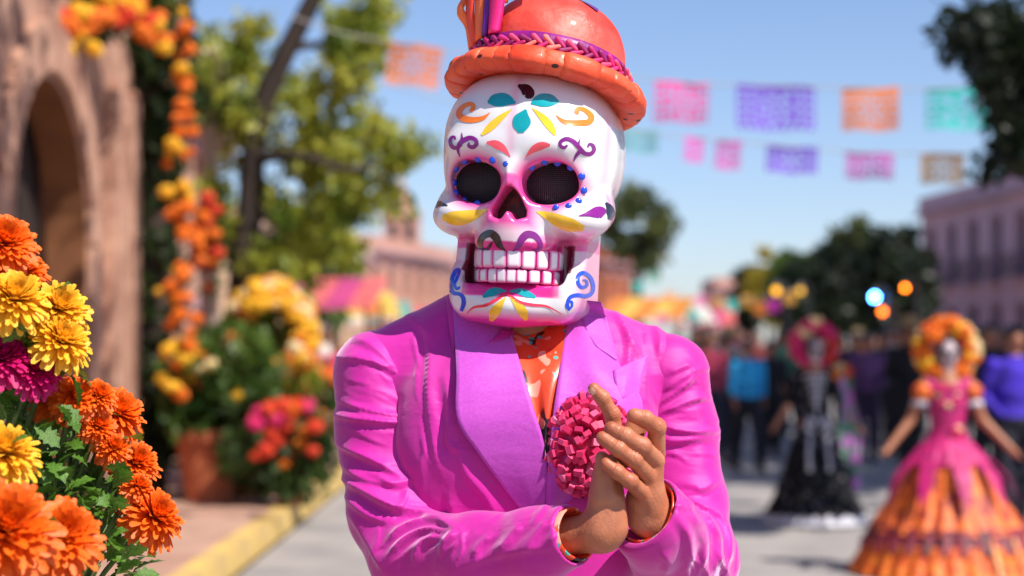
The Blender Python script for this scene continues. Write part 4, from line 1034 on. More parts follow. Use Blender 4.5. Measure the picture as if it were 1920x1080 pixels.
for (x_, y_) in [(341, -25), (341, 12), (340, 60), (347, 105), (336, 118), (338, 152), (350, 165), (338, 218), (350, 230), (330, 288), (342, 300), (332, 345), (344, 356), (330, 408), (345, 420), (352, 440), (360, 462), (342, 512), (334, 530), (348, 548), (340, 572), (350, 620), (325, 668), (338, 690), (330, 640), (320, 712)]:
    gl.append((W(x_, y_, 16.2 + random.uniform(-.06, .06)), random.choice(['orange', 'orange', 'orange', 'yellow'])))
gl = [(p + Vector((random.gauss(0, .05), random.gauss(0, .04), random.gauss(0, .07))), c) for p, c in gl for _ in range(3)]
put_heads(GAR, gl, 0.052, 0.35)
MB().tube([tuple(W(x_, y_, 16.2) - GAR.location) for x_, y_ in ((341, -60), (340, 150), (340, 350), (345, 520), (330, 700))], 0.008, 5).build('string', LEAFM['ivy'], GAR)
rb = W(385, 470, 17.6); RB = thing('red_flower_swag', 'swag of red and orange blossoms against the pale column', 'flower swag', rb)
put_heads(RB, [(W(385 + random.gauss(0, 11), 450 + random.gauss(0, 42), 17.6 + random.uniform(-.1, .1)), random.choice(['red', 'red', 'orange', 'red'])) for _ in range(34)], 0.06)
V, F = leaf_cloud([(random.gauss(0, .06), 0.05, random.gauss(0, .22)) for _ in range(14)], 0.12, 500, 0.08, 5); mesh_obj('leaves', V, F, LEAFM['ivy'], RB, smooth=False)
# garland draped along the top of the arcade wall
tg = W(130, 20, 14.2); TG = thing('marigold_garland', 'drape of orange and yellow marigolds over the top of the arched doorway', 'garland', tg)
put_heads(TG, [(W(x_, 24 + 14 * math.sin(x_ / 40) + random.gauss(0, 22) + (x_ > 160) * (x_ - 160) * .55, 14.0 + x_ / 250) + Vector((0.25, 0, 0)), random.choice(['orange', 'orange', 'yellow', 'red'])) for x_ in np.linspace(-20, 245, 70)], 0.06, 0.4)
V, F = leaf_cloud([tuple(W(x_, 10 + random.gauss(0, 25), 14.2 + x_ / 250) + Vector((.2, 0, 0)) - tg) for x_ in np.linspace(-30, 260, 40)], 0.16, 1800, 0.09, 6); mesh_obj('leaves', V, F, LEAFM['ivy'], TG, smooth=False)

# ------------------------------------------------------------------ potted flowers on the pavement
TERRA = pmat('terracotta', lin(176, 92, 60), lin(200, 116, 78), scale=6, rough=0.85, bump=0.3)
def pot_plant(px, py, D, h, name, label, heads, hcol, hr, leafn, leafcol='mid', seed=1, clouds=None, cr=0.2):
    b = W(px, py, D); b.z = 0.15; t = thing(name, label, 'potted plant', b)
    mb = MB(); mb.lathe([(0.01, 0.0), (D * 0 + .62 * h * .5, 0), (.80 * h * .5, h * .5), (.92 * h * .5, h * .86), (1.04 * h * .5, h * .86), (1.06 * h * .5, h), (.94 * h * .5, h), (.90 * h * .5, h * .9), (.01, h * .88)], 24); mb.build('pot', TERRA, t, smooth=False)
    c_loc = [tuple(Vector(c) - b) for c in clouds]; V, F = leaf_cloud(c_loc, cr, leafn, 0.11, seed, aspect=.6); mesh_obj('leaves', V, F, LEAFM[leafcol], t, smooth=False)
    put_heads(t, [(p, random.choice(hcol)) for p in heads], hr)
    mb = MB()
    for c in c_loc[:8]: mb.tube([(0, 0, h * .8), (c[0] * .5, c[1] * .5, (c[2] + h) * .5), c], [.02, .015, .008], 5)
    mb.build('stem', BARK, t)
    return t
rnd = lambda x0, x1, y0, y1, D, n: [W(random.uniform(x0, x1), random.uniform(y0, y1), D + random.uniform(-.3, .3)) for _ in range(n)]
pot_plant(392, 938, 16.6, 0.60, 'potted_plant', 'terracotta pot with a leafy green bush and a few yellow flowers', rnd(325, 460, 620, 760, 16.5, 26), ['yellow', 'orange', 'yellow', 'cream'], 0.05, 3000, 'mid', 11, rnd(330, 500, 640, 800, 16.6, 40))
pot_plant(545, 945, 16.2, 0.34, 'potted_plant', 'small pot of red and orange blossoms at the yellow kerb', rnd(470, 595, 755, 870, 16.1, 95), ['red', 'red', 'orange', 'red', 'pink'], 0.058, 2200, 'ivy', 12, rnd(440, 600, 780, 905, 16.2, 36))
pot_plant(452, 938, 17.2, 0.45, 'potted_plant', 'dark pot of deep green foliage between the two flowering pots', rnd(430, 500, 780, 850, 17.1, 8), ['red'], 0.05, 2000, 'ivy', 13, rnd(420, 520, 760, 900, 17.2, 26))
pot_plant(512, 925, 17.9, 0.5, 'potted_plant', 'tall rounded bush covered with yellow marigolds behind the red blossoms', [W(508 + 82 * math.cos(a) * q, 628 - 100 * math.sin(a) * q, 17.7 - .4 * math.sqrt(max(0, 1 - q * q)) + random.uniform(-.1, .1)) for a, q in [(random.uniform(-1.9, 2.6), random.uniform(.45, 1) ** .7) for _ in range(170)]], ['yellow', 'yellow', 'yellow', 'orange', 'cream'], 0.07, 2600, 'olive', 14, rnd(440, 570, 560, 760, 17.9, 34))
for (x_, D_, lab) in ((600, 22.5, 'low pot of coral blossoms further along the kerb'), (585, 27, 'pot of orange blossoms beyond the others along the kerb')):
    pot_plant(x_, 640 + 1.33 * FPX / D_, D_, 0.4, 'potted_plant', lab, rnd(x_ - 35, x_ + 25, 690, 790, D_, 60), ['red', 'orange', 'pink', 'cream'], 0.08, 1200, 'ivy', int(D_), rnd(x_ - 40, x_ + 20, 700, 800, D_, 20))

# ------------------------------------------------------------------ leaning tree on the left
rt = random.Random(5)
TD = 18.6; tb = W(442, 0, TD); tb.z = 0.15
lc = []
for (x0, y0, sx_, sy_, n_) in [(560, 400, 80, 45, 16), (640, 350, 70, 50, 16), (700, 260, 50, 30, 9), (610, 270, 80, 40, 14), (540, 200, 60, 40, 9), (665, 70, 45, 50, 12), (600, 160, 45, 30, 6), (420, 70, 50, 50, 12), (380, 170, 40, 50, 8), (440, 260, 40, 60, 8), (600, 470, 60, 40, 10), (745, 285, 30, 18, 4), (470, 130, 40, 30, 5), (400, 400, 35, 70, 8), (700, 20, 30, 30, 5), (520, 480, 40, 40, 7)]:
    for _ in range(n_): lc.append(W(rt.gauss(x0, sx_ * .6), rt.gauss(y0, sy_ * .6), TD + rt.uniform(-.2, 2.0)))
tree('leaning_tree', 'slender dark trunk leaning right with loose yellow green leaves', tb, [tb, W(452, 560, TD), W(470, 380, TD), W(482, 230, TD), W(530, 110, TD), W(592, -10, TD), W(640, -110, TD)], 0.15,
     [([W(482, 240, TD), W(440, 190, TD + .3), W(395, 150, TD + .4)], 0.08), ([W(476, 300, TD), W(560, 290, TD - .4), W(660, 320, TD - .3), W(730, 290, TD)], 0.06), ([W(540, 90, TD), W(610, 80, TD + .3), W(670, 60, TD + .3)], 0.05), ([W(470, 400, TD), W(540, 420, TD + .3), W(610, 460, TD + .4)], 0.05)],
     lc, 0.19, 9500, 0.12, 'olive', 21)
# dark tree on the right, only its outer boughs in view
RD = 14.5; rb_ = Vector((9.6, 15.6, 0.15)); rc = []
for (x0, y0, sx_, sy_, n_) in [(1900, 60, 60, 50, 16), (1830, 40, 40, 25, 9), (1880, 150, 40, 40, 9), (1910, 260, 25, 60, 12), (1960, 150, 60, 90, 24), (2050, 100, 60, 120, 20), (1800, 80, 18, 14, 3), (1885, 215, 25, 12, 3), (1870, 300, 20, 30, 3)]:
    for _ in range(n_): rc.append(W(rt.gauss(x0, sx_ * .55), rt.gauss(y0, sy_ * .55), RD + rt.uniform(-.7, .9)))
for (x0, z0, n_) in ((6.0, 4.2, 26), (8.0, 5.0, 34), (9.8, 5.0, 26)):
    for _ in range(n_): rc.append(Vector((rt.gauss(x0, .8), rt.gauss(15.2, .7), rt.gauss(z0, .7))))
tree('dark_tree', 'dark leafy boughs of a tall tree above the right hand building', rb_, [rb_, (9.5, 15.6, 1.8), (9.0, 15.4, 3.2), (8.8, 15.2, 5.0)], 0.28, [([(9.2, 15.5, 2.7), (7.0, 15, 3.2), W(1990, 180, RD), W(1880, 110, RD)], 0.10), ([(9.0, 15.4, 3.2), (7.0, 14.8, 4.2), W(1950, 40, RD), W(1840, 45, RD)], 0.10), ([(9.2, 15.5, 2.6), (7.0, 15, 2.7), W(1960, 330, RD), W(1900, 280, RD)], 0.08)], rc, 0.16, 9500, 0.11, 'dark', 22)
# ------------------------------------------------------------------ far trees
def ball_tree(px, pytop, pybot, wpx, D, leaf, label, seed, n=2600, size=0.3, name='street_tree', group=None):
    r = random.Random(seed); c = []
    hh = pybot - pytop
    for _ in range(46):
        a = r.uniform(0, 6.28); q = r.uniform(0.1, 1) ** .5; c.append(W(px + wpx * .42 * q * math.cos(a), (pytop + pybot) / 2 + hh * .40 * q * math.sin(a), D + r.uniform(-1, 1) * wpx / FPX * D * .4))
    b = W(px, 0, D); b.z = 0.0
    tree(name, label, b, [b, W(px + 2, (pytop + pybot) / 2 + hh * .3, D), W(px - 2, (pytop + pybot) / 2, D)], 0.012 * wpx * D / FPX * 5, [([W(px, pybot - hh * .25, D), W(px + wpx * .25, (pytop + pybot) / 2, D)], .1), ([W(px, pybot - hh * .25, D), W(px - wpx * .25, (pytop + pybot) / 2, D)], .1)], c, 0.13 * min(wpx, hh) / FPX * D, n, size, LEAF_KEY.get(leaf, leaf), seed, group)
LEAF_KEY = {}
ball_tree(1195, 335, 520, 155, 95, 'far', 'round olive green tree beside the skull mask above the brick houses', 31, size=0.42)
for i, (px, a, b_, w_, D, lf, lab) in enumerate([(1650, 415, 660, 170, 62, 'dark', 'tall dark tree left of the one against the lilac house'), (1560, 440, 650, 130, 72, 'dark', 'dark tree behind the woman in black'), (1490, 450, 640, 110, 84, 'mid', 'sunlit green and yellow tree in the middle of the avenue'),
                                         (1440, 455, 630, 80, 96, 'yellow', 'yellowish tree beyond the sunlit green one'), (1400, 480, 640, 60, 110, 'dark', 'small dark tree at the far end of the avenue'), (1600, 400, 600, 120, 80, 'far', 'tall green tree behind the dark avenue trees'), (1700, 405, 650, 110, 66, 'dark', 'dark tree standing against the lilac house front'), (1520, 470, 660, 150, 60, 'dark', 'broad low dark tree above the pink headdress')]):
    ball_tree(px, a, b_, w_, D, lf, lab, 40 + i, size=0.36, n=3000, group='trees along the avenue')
ball_tree(620, 455, 610, 110, 50, 'mid', 'low green tree behind the leaning trunk', 51, size=0.25, n=1800); ball_tree(560, 430, 640, 120, 42, 'far', 'shaded tree behind the yellow marigold bush', 52, size=0.22, n=1800)

# unseen far-pavement trees added to shade the crowd; the arcade one dapples the wall
def shade_tree(bx, by, cz, lab, cr=2.9, lean=(0, 0), n=2600, seed=1, size=.34):
    r = random.Random(seed); b = Vector((bx, by, .15)); c = [b + Vector((lean[0] + r.gauss(0, cr * .5), lean[1] + r.gauss(0, cr * .5), cz + r.gauss(0, cr * .42))) for _ in range(60)]
    tree('street_tree', lab, b, [b, b + Vector((lean[0] * .2, lean[1] * .2, cz * .4)), b + Vector((lean[0] * .6, lean[1] * .6, cz * .75)), b + Vector((lean[0], lean[1], cz))], .2, [([b + Vector((lean[0] * .5, lean[1] * .5, cz * .6)), c[k]], .08) for k in range(6)], c, cr * .26, n, size, 'mid', seed, 'trees along the avenue')
for k, (x_, y_) in enumerate(((9.8, 17.2), (9.8, 21.0), (10.0, 25.0), (10.6, 29.5))): shade_tree(x_, y_, 9.8, ['unseen tree added to shade the crowd, nearest the dark boughs', 'second unseen tree added on the far pavement to shade the crowd', 'third unseen tree added on the far pavement to shade the crowd', 'fourth unseen tree added on the far pavement to shade the crowd'][k], seed=60 + k, n=3600)
shade_tree(-4.2, 7.6, 6.2, 'tree on the pavement before the arched doorway', cr=1.7, lean=(3.8, 3.6), n=900, seed=70, size=.26)
# ------------------------------------------------------------------ buildings
def bmat(n, c, d=12): return pmat(n, lin(*c), lin(*[max(0, x - d) for x in c]), scale=0.8, rough=0.9, bump=0.2, bscale=4)
LILAC = bmat('lilac_plaster', (190, 162, 178)); PINKB = bmat('rose_stone', (196, 150, 134)); BRICK = bmat('brick_orange', (176, 104, 76)); SAND = bmat('sand_plaster', (216, 184, 150)); CREAM = bmat('cream_plaster', (226, 208, 184)); GLASS = pmat('dark_window', (0.012, 0.014, 0.02, 1), (0.03, 0.035, 0.05, 1), scale=0.5, rough=0.15); TRIM = bmat('pale_trim', (170, 146, 158)); IRON = pmat('iron_railing', (0.02, 0.02, 0.024, 1), rough=0.5); ROOF = bmat('tile_roof', (150, 80, 60))
def facade_house(name, label, a, b, depth, h, mat, floors, nwin, roofmat=None, winw=0.42, balcony=False, side=1, cornice=0.35, group=None):
    """house whose front runs from a to b (x, y); depth to the left of a->b when side=1"""
    a = Vector((*a, 0)); b = Vector((*b, 0)); d = (b - a); L_ = d.length; d.normalize(); n = Vector((-d.y, d.x, 0)) * side      # n points to the back
    M = Matrix((( d.x, n.x, 0, 0), (d.y, n.y, 0, 0), (0, 0, 1, 0), (0, 0, 0, 1)))
    t = thing(name, label, 'building', a, group=group); Mx = lambda lo, hi, nm, m, p=t: MB().box(lo, hi, M).build(nm, m, p)
    fh = h / floors; ww = L_ / nwin * winw
    cols = [(i + .5) * L_ / nwin for i in range(nwin)]
    # wall pieces between openings, so that the windows are real recesses
    Mx((0, .35, 0), (L_, depth, h), 'wall', mat)
    for f in range(floors):
        z0, z1 = f * fh, (f + 1) * fh; wb = z0 + (0.10 * fh if f == 0 or balcony else .28 * fh); wt = z0 + .80 * fh
        x = 0
        for c in cols + [None]:
            xe = (c - ww / 2) if c is not None else L_
            Mx((x, 0, z0), (xe, .349, z1), 'wall_panel', mat); x = (c + ww / 2) if c is not None else L_
            if c is None: break
            Mx((c - ww / 2, 0.001, wt), (c + ww / 2, .349, z1), 'wall_panel', mat); Mx((c - ww / 2, 0.001, z0), (c + ww / 2, .349, wb), 'wall_panel', mat)
            w_ = Mx((c - ww / 2, .25, wb), (c + ww / 2, .30, wt), 'window', GLASS)
            Mx((c - ww / 2 - .12, -.07, wt), (c + ww / 2 + .12, -.001, wt + .18), 'lintel', TRIM, w_)
            Mx((c - .03, .20, wb), (c + .03, .249, wt), 'glazing_bar', TRIM, w_)
            if balcony and f:
                Mx((c - ww / 2 - .25, -.55, wb - .12), (c + ww / 2 + .25, -.001, wb), 'balcony', TRIM, w_)
                for k in range(9): q = c - ww / 2 - .2 + k * (ww + .4) / 8; Mx((q - .015, -.53, wb), (q + .015, -.50, wb + .9), 'railing', IRON, w_)
                Mx((c - ww / 2 - .25, -.54, wb + .9), (c + ww / 2 + .25, -.49, wb + .95), 'railing', IRON, w_)
    Mx((-.15, -.35, h), (L_ + .15, depth + .1, h + cornice * .5), 'cornice', TRIM); Mx((-.05, -.15, h + cornice * .5), (L_ + .05, depth, h + cornice * .5 + .7), 'parapet', roofmat or mat)
    return t
def at2(px, Y): return ((px - 960) / FPX * Y, Y)
facade_house('town_house', 'shaded lilac town house with tall windows and iron balconies', at2(1728, 92), at2(1995, 72), 9, 7.2, LILAC, 2, 6, balcony=True, side=1, winw=.42)
facade_house('town_house', 'brick house seen beside the mask under the round tree', at2(1128, 105), at2(1192, 112), 8, 5.6, BRICK, 2, 3, side=1)
facade_house('town_house', 'rose stone house far down the avenue behind the flags', at2(1340, 150), at2(1420, 150), 10, 5.4, PINKB, 2, 4, side=1)
facade_house('town_house', 'sand coloured house with market awnings in front', at2(560, 60), at2(690, 84), 8, 4.8, SAND, 2, 5, side=1)
facade_house('town_house', 'pink house next to the bell tower', at2(690, 100), at2(850, 118), 8, 6.0, PINKB, 2, 6, side=1)
facade_house('town_house', 'orange house at the end of the street under the bell tower', at2(800, 140), at2(1010, 150), 8, 6.4, BRICK, 2, 6, side=1)
# arcade continuing beyond the ivy post
facade_house('town_house', 'pale house behind the ivy and the leaning tree', (-4.0, 19.5), (-5.6, 38), 6, 5.0, STONE, 2, 5, side=1)
# bell tower
btb = Vector((*at2(754, 150), 0)); BT = thing('bell_tower', 'rose stone church tower with a small dome beyond the market', 'tower', btb)
for nm, w_, z0, z1 in (('tower_base', 1.55, 0, 8.2), ('tower_stage', 1.32, 8.45, 10.9)):
    MB().box((-w_, -w_, z0), (w_, w_, z1)).build(nm, PINKB, BT)
for z_, w_ in ((8.2, 1.75), (10.9, 1.5)): MB().box((-w_, -w_, z_ + .001), (w_, w_, z_ + .249)).build('string_course', SAND, BT)
for s_ in (-1, 1):
    MB().box((s_ * .6 - .3, -1.34, 8.9), (s_ * .6 + .3, -1.32, 10.3)).build('belfry_opening', GLASS, BT)
MB().box((-.3, -1.57, 5.2), (.3, -1.55, 6.6)).build('window', GLASS, BT)
mb = MB(); mb.lathe([(1.25, 11.15), (1.2, 11.6), (.95, 12.3), (.5, 12.8), (.22, 12.95), (.2, 13.4), (.02, 13.9)], 12); mb.build('dome', PINKB, BT, smooth=True)
# market stalls with coloured awnings
AWN = [pmat('awning_%d' % i, lin(*c), lin(*[int(x * .85) for x in c]), scale=3, rough=0.8, trans=0.2) for i, c in enumerate([(226, 110, 110), (236, 190, 90), (90, 170, 160), (200, 70, 130), (230, 140, 60), (220, 220, 210)])]
WOODM = pmat('stall_wood', lin(110, 78, 52), lin(90, 62, 40), scale=4, rough=0.8)
def stall(px, D, i, lab, wd=2.2):
    b = Vector((*at2(px, D), 0.0)); t = thing('market_stall', lab, 'market stall', b, rz=random.uniform(-.3, .3), group='market stalls along the street')
    for sx_ in (-1, 1):
        for sy_ in (-1, 1): MB().box((sx_ * wd / 2 - .04, sy_ * .8 - .04, 0), (sx_ * wd / 2 + .04, sy_ * .8 + .04, 2.3)).build('leg', WOODM, t)
    MB().box((-wd / 2, -.75, .75), (wd / 2, .75, .85)).build('counter', WOODM, t)
    for k in range(5):
        x0 = -wd / 2 - .15 + k * (wd + .3) / 5; x1 = x0 + (wd + .3) / 5 - .01
        mb = MB().add([(x0, -1.1, 2.1), (x1, -1.1, 2.1), (x1, .9, 2.75), (x0, .9, 2.75), (x0, -1.1, 2.13), (x1, -1.1, 2.13), (x1, .9, 2.78), (x0, .9, 2.78)], [(3, 2, 1, 0), (4, 5, 6, 7), (0, 1, 5, 4), (1, 2, 6, 5), (2, 3, 7, 6), (3, 0, 4, 7)]); mb.build('awning_panel', AWN[(i + (k % 2) * 3) % 6], t)
    put_heads(t, [(Vector(b) + Vector((random.uniform(-wd / 2, wd / 2), random.uniform(-.7, .3), random.uniform(.9, 1.3))), random.choice(['orange', 'yellow', 'red', 'pink', 'cream'])) for _ in range(26)], 0.13)
for i, (px, D, lab) in enumerate([(600, 40, 'stall with coral and pink striped awning heaped with flowers'), (655, 52, 'stall with yellow striped awning beside the coral one'), (700, 64, 'stall with teal and white striped awning near the tower'), (760, 76, 'stall with pink awning in front of the bell tower'), (1215, 58, 'stall with orange awning right of the mask'), (1265, 68, 'stall with teal awning past the orange one'), (1320, 80, 'stall with coral awning at the far end of the crowd')]):
    stall(px, D, i, lab)
# ------------------------------------------------------------------ cut paper banners
def banner_mesh(w_, h_, mat, kind, seed):
    nx, ny = 40, 28; r = random.Random(seed); V = []; F = []
    cx = [(r.uniform(.2, .8), r.uniform(.25, .7), r.uniform(.07, .13)) for _ in range(4)]
    def solid(u, v):                                   # u 0..1, v 0 top .. 1 bottom
        if v < .10: return True
        if v > .90: return abs(((u * 9) % 1) - .5) * 2 < 1 - (v - .90) / .10
        if u < .035 or u > .965: return True
        U = abs(u - .5) * 2
        d0 = math.hypot((u - .5) * 1.4, v - .48)                         # centre medallion with petals
        an = math.atan2(v - .48, (u - .5) * 1.4)
        if d0 < .07: return False
        if d0 < .36: return not (.12 < d0 < .33 and math.cos(an * (5 + kind)) > .05)
        q = (u * (6 + kind)) % 1 - .5, (v * 5) % 1 - .5
        return math.hypot(*q) > .37 or (kind % 2 and abs(q[0]) < .1)
    for j in range(ny + 1):
        for i in range(nx + 1):
            u, v = i / nx, j / ny
            V.append(((u - .5) * w_, .035 * w_ * math.sin(u * 7 + seed) * v + .05 * w_ * math.sin(v * 3 + seed * 2) * v, -v * h_ - .008 * math.sin(u * 9 + seed)))
    for j in range(ny):
        for i in range(nx):
            if solid((i + .5) / nx, (j + .5) / ny): a = j * (nx + 1) + i; F.append((a, a + nx + 1, a + nx + 2, a + 1))
    me = bpy.data.meshes.new('paper_banner'); me.from_pydata(V, [], F); me.materials.append(mat); me.update(); return me
PAPER = {n: pmat('tissue_' + n, lin(*c), lin(*[min(255, int(x * 1.06) + 3) for x in c]), scale=5, rough=0.8, trans=0.3) for n, c in dict(orange=(252, 136, 56), pink=(248, 86, 164), purple=(128, 74, 214), teal=(40, 204, 190), hotpink=(252, 74, 190), magenta=(212, 60, 180), gold=(226, 166, 70), green=(24, 140, 90), paleteal=(130, 205, 205)).items()}
ST = pmat('string', lin(180, 176, 172), rough=0.8)
ROW1 = [(545, 30), (640, 62), (780, 86), (1040, 128), (1280, 155), (1450, 161), (1630, 166), (1800, 165), (2080, 140)]; ROW2 = [(640, 130), (900, 205), (1170, 244), (1340, 262), (1485, 275), (1630, 287), (1766, 288), (1880, 291), (2060, 280)]
for row, D, lab in ((ROW1, 17.0, 'thin cord carrying the nearer row of cut paper banners'), (ROW2, 19.5, 'thin cord carrying the farther row of cut paper banners')):
    p0 = W(*row[0], D); t = thing('banner_cord', lab, 'cord', p0); MB().tube([tuple(W(x, y, D) - p0) for x, y in catmull(row, 40)], 0.007, 5).build('cord', ST, t)
def banner(x0, x1, y0, y1, D, cn, kind, lab, tilt=0):
    c = W((x0 + x1) / 2, y0, D); o = bpy.data.objects.new('paper_banner', banner_mesh((x1 - x0) / FPX * D, (y1 - y0) / FPX * D, PAPER[cn], kind, int(x0) % 17)); COL.objects.link(o); o.location = c; o.rotation_euler = (R(random.uniform(-6, 6)), R(tilt), R(random.uniform(-10, 10)))
    tag(o, lab, 'paper banner', 'cut paper banners strung over the street')
banner(731, 832, 84, 164, 17, 'orange', 1, 'orange cut paper banner hanging alone near the leaning tree', 8)
banner(1226, 1330, 154, 232, 17, 'pink', 0, 'pink cut paper banner on the nearer cord beside the hat', 1); banner(1381, 1528, 160, 248, 17, 'purple', 2, 'wide purple cut paper banner on the nearer cord', 1)
banner(1579, 1685, 165, 248, 17, 'orange', 3, 'orange cut paper banner between the purple and teal ones', 0); banner(1737, 1864, 165, 246, 17, 'teal', 0, 'teal cut paper banner next to the dark tree', 0)
banner(1165, 1236, 243, 288, 19.5, 'paleteal', 1, 'pale teal cut paper banner half behind the hat brim', 5); banner(1284, 1322, 258, 306, 19.5, 'hotpink', 0, 'narrow hot pink banner, the one nearer the pale teal banner', 5); banner(1342, 1391, 264, 320, 19.5, 'hotpink', 0, 'hot pink banner between its narrow twin and the purple one', 4)
banner(1438, 1534, 276, 328, 19.5, 'purple', 1, 'smaller purple cut paper banner on the farther cord', 3); banner(1586, 1676, 287, 338, 19.5, 'magenta', 2, 'magenta cut paper banner on the farther cord', 1); banner(1724, 1812, 288, 346, 19.5, 'gold', 3, 'golden yellow cut paper banner above the lilac roof', -1); banner(1850, 1905, 292, 322, 19.5, 'green', 1, 'green cut paper banner in front of the dark boughs', 0)
# small far flags
for k, (px, py) in enumerate([(1225, 520), (1255, 560), (1285, 572), (1315, 566), (1345, 570), (1372, 575), (1400, 566), (1425, 580), (1450, 575), (1480, 560), (1240, 600), (1195, 540)]):
    banner(px - 11, px + 11, py - 12, py + 10, 46, ['green', 'orange', 'gold', 'pink', 'gold', 'teal', 'gold', 'orange', 'magenta', 'gold', 'pink', 'teal'][k], 0, ['small dark green paper flag far down the avenue', 'small orange paper flag below the dark green one', 'small gold paper flag between an orange and a pink one', 'small pink paper flag between two gold ones', 'small gold paper flag between a pink and a teal one', 'small teal paper flag between two gold ones', 'small gold paper flag between a teal and an orange one', 'small orange paper flag between a gold and a magenta one', 'small magenta paper flag far down the avenue', 'small gold paper flag at the end past the magenta one', 'small pink paper flag hanging low over the crowd', 'small teal paper flag at the end beside the brick house'][k])
FC = [(1160, 528), (1225, 508), (1290, 558), (1350, 557), (1420, 563), (1500, 540)]; p0 = W(*FC[0], 46); t = thing('banner_cord', 'cord of small flags far down the avenue', 'cord', p0); MB().tube([tuple(W(x, y, 46) - p0) for x, y in FC], .008, 5).build('cord', ST, t)
# ------------------------------------------------------------------ street lanterns that are lit
def lantern(px, py, D, col, est, lab, r=0.05):
    c = W(px, py, D); b = Vector((c.x + .25, D, 0.0)); t = thing('street_lantern', lab, 'lantern', b, group='lit lanterns in the shade of the avenue')
    h = c.z; MB().tube([(0, 0, 0), (0, 0, h + .12), (-.1, 0, h + .22), (-.25, 0, h + .2), (-.25, 0, h + .1)], [.05, .04, .03, .02, .015], 8).build('post', IRON, t)
    mb = MB(); mb.lathe([(.001, -r), (r * .7, -r * .7), (r, 0), (r * .7, r * .7), (.001, r)], 12, M=Matrix.Translation((-.25, 0, h))); mb.build('bulb', pmat('lit_bulb_%d' % px, col, rough=.4, emit=col, estr=est), t, smooth=True)
    mb = MB(); mb.lathe([(r * 1.5, h + r * .9), (r * .9, h + r * 2), (.01, h + r * 2.2)], 12, M=Matrix.Translation((-.25, 0, 0))); mb.build('shade', IRON, t)
lantern(1640, 557, 40, lin(60, 140, 255), 60, 'lantern with a bright blue bulb', .075); lantern(1697, 540, 44, lin(255, 120, 20), 16, 'higher lantern with an orange bulb beside the blue one'); lantern(1655, 584, 44, lin(255, 110, 20), 9, 'lower lantern with a dim orange bulb under the blue one', .07)
lantern(1455, 545, 48, lin(255, 180, 20), 2.2, 'lantern with a yellow bulb among the avenue trees', .09); lantern(1500, 545, 52, lin(255, 190, 40), 1.2, 'fainter yellow lantern further along the avenue', .09)
# ------------------------------------------------------------------ people in the procession
def sd_person(P, J, female=False):
    d = sd_ell(P, J['head'], (0.072, 0.092, 0.112)); d = smin(d, sd_cap(P, J['neck0'], J['neck1'], 0.05, 0.048), 0.02)
    d = smin(d, sd_ell(P, J['head'] + np.array([0, -0.088, -0.012]), (0.014, 0.02, 0.026)), 0.012)
    d = smin(d, sd_ell(P, J['chest'], (0.155 if not female else .135, 0.105, 0.20)), 0.05); d = smin(d, sd_ell(P, J['belly'], (0.135 if not female else .105, 0.10, 0.20)), 0.06); d = smin(d, sd_ell(P, J['hip'], (0.155, 0.11, 0.13)), 0.06)
    for s in 'LR':
        d = smin(d, sd_cap(P, J['sh' + s], J['el' + s], 0.050, 0.038), 0.04); d = smin(d, sd_cap(P, J['el' + s], J['wr' + s], 0.037, 0.026), 0.012)
        h = J['wr' + s] + (J['wr' + s] - J['el' + s]) * 0.30; d = smin(d, sd_cap(P, J['wr' + s], h, 0.024, 0.026), 0.012)
        v = (J['wr' + s] - J['el' + s]); v /= np.linalg.norm(v)
        for k in range(4): d = smin(d, sd_cap(P, h + np.array([0, (k - 1.5) * .016, 0]), h + v * (.065 - .008 * abs(k - 1.5)) + np.array([0, (k - 1.5) * .018 - .01, 0]), .0095, .0075), .006)
        d = smin(d, sd_cap(P, J['wr' + s] + v * .02, h + np.array([0, -.045, 0]), .011, .009), .01)
        d = smin(d, sd_cap(P, J['hp' + s], J['kn' + s], 0.078, 0.055), 0.03); d = smin(d, sd_cap(P, J['kn' + s], J['an' + s], 0.055, 0.038), 0.02); d = smin(d, sd_cap(P, J['an' + s], J['an' + s] + np.array([0, -.13, -.035]), 0.038, 0.030), 0.02)
    return d
def joints(arm=(0.10, 0.0), step=0.0, female=False, armout=0.0):
    sw = .185 if not female else .155
    J = dict(head=v3((0, -.01, 1.60)), neck0=v3((0, 0, 1.38)), neck1=v3((0, -.005, 1.52)), chest=v3((0, 0, 1.27)), belly=v3((0, 0, 1.08)), hip=v3((0, 0, .93)))
    for s, q in (('L', -1), ('R', 1)):
        J['sh' + s] = v3((q * sw, 0, 1.385)); J['el' + s] = v3((q * (sw + .05 + armout), .02 + q * step * .3, 1.12)); J['wr' + s] = v3((q * (sw + arm[0] + armout * 2), -arm[1] - .03 + q * step * .7, .90 + arm[1] * .9))
        J['hp' + s] = v3((q * .085, 0, .90)); J['kn' + s] = v3((q * .09, -.02 - q * step * .6, .50)); J['an' + s] = v3((q * .09, .01 - q * step, .075))
    return J
SK2 = pmat('brown_skin', lin(168, 112, 84), lin(146, 92, 68), scale=9, rough=0.55)
HAIRM = pmat('black_hair', (0.012, 0.010, 0.010, 1), (0.03, 0.022, 0.018, 1), scale=40, rough=0.4)
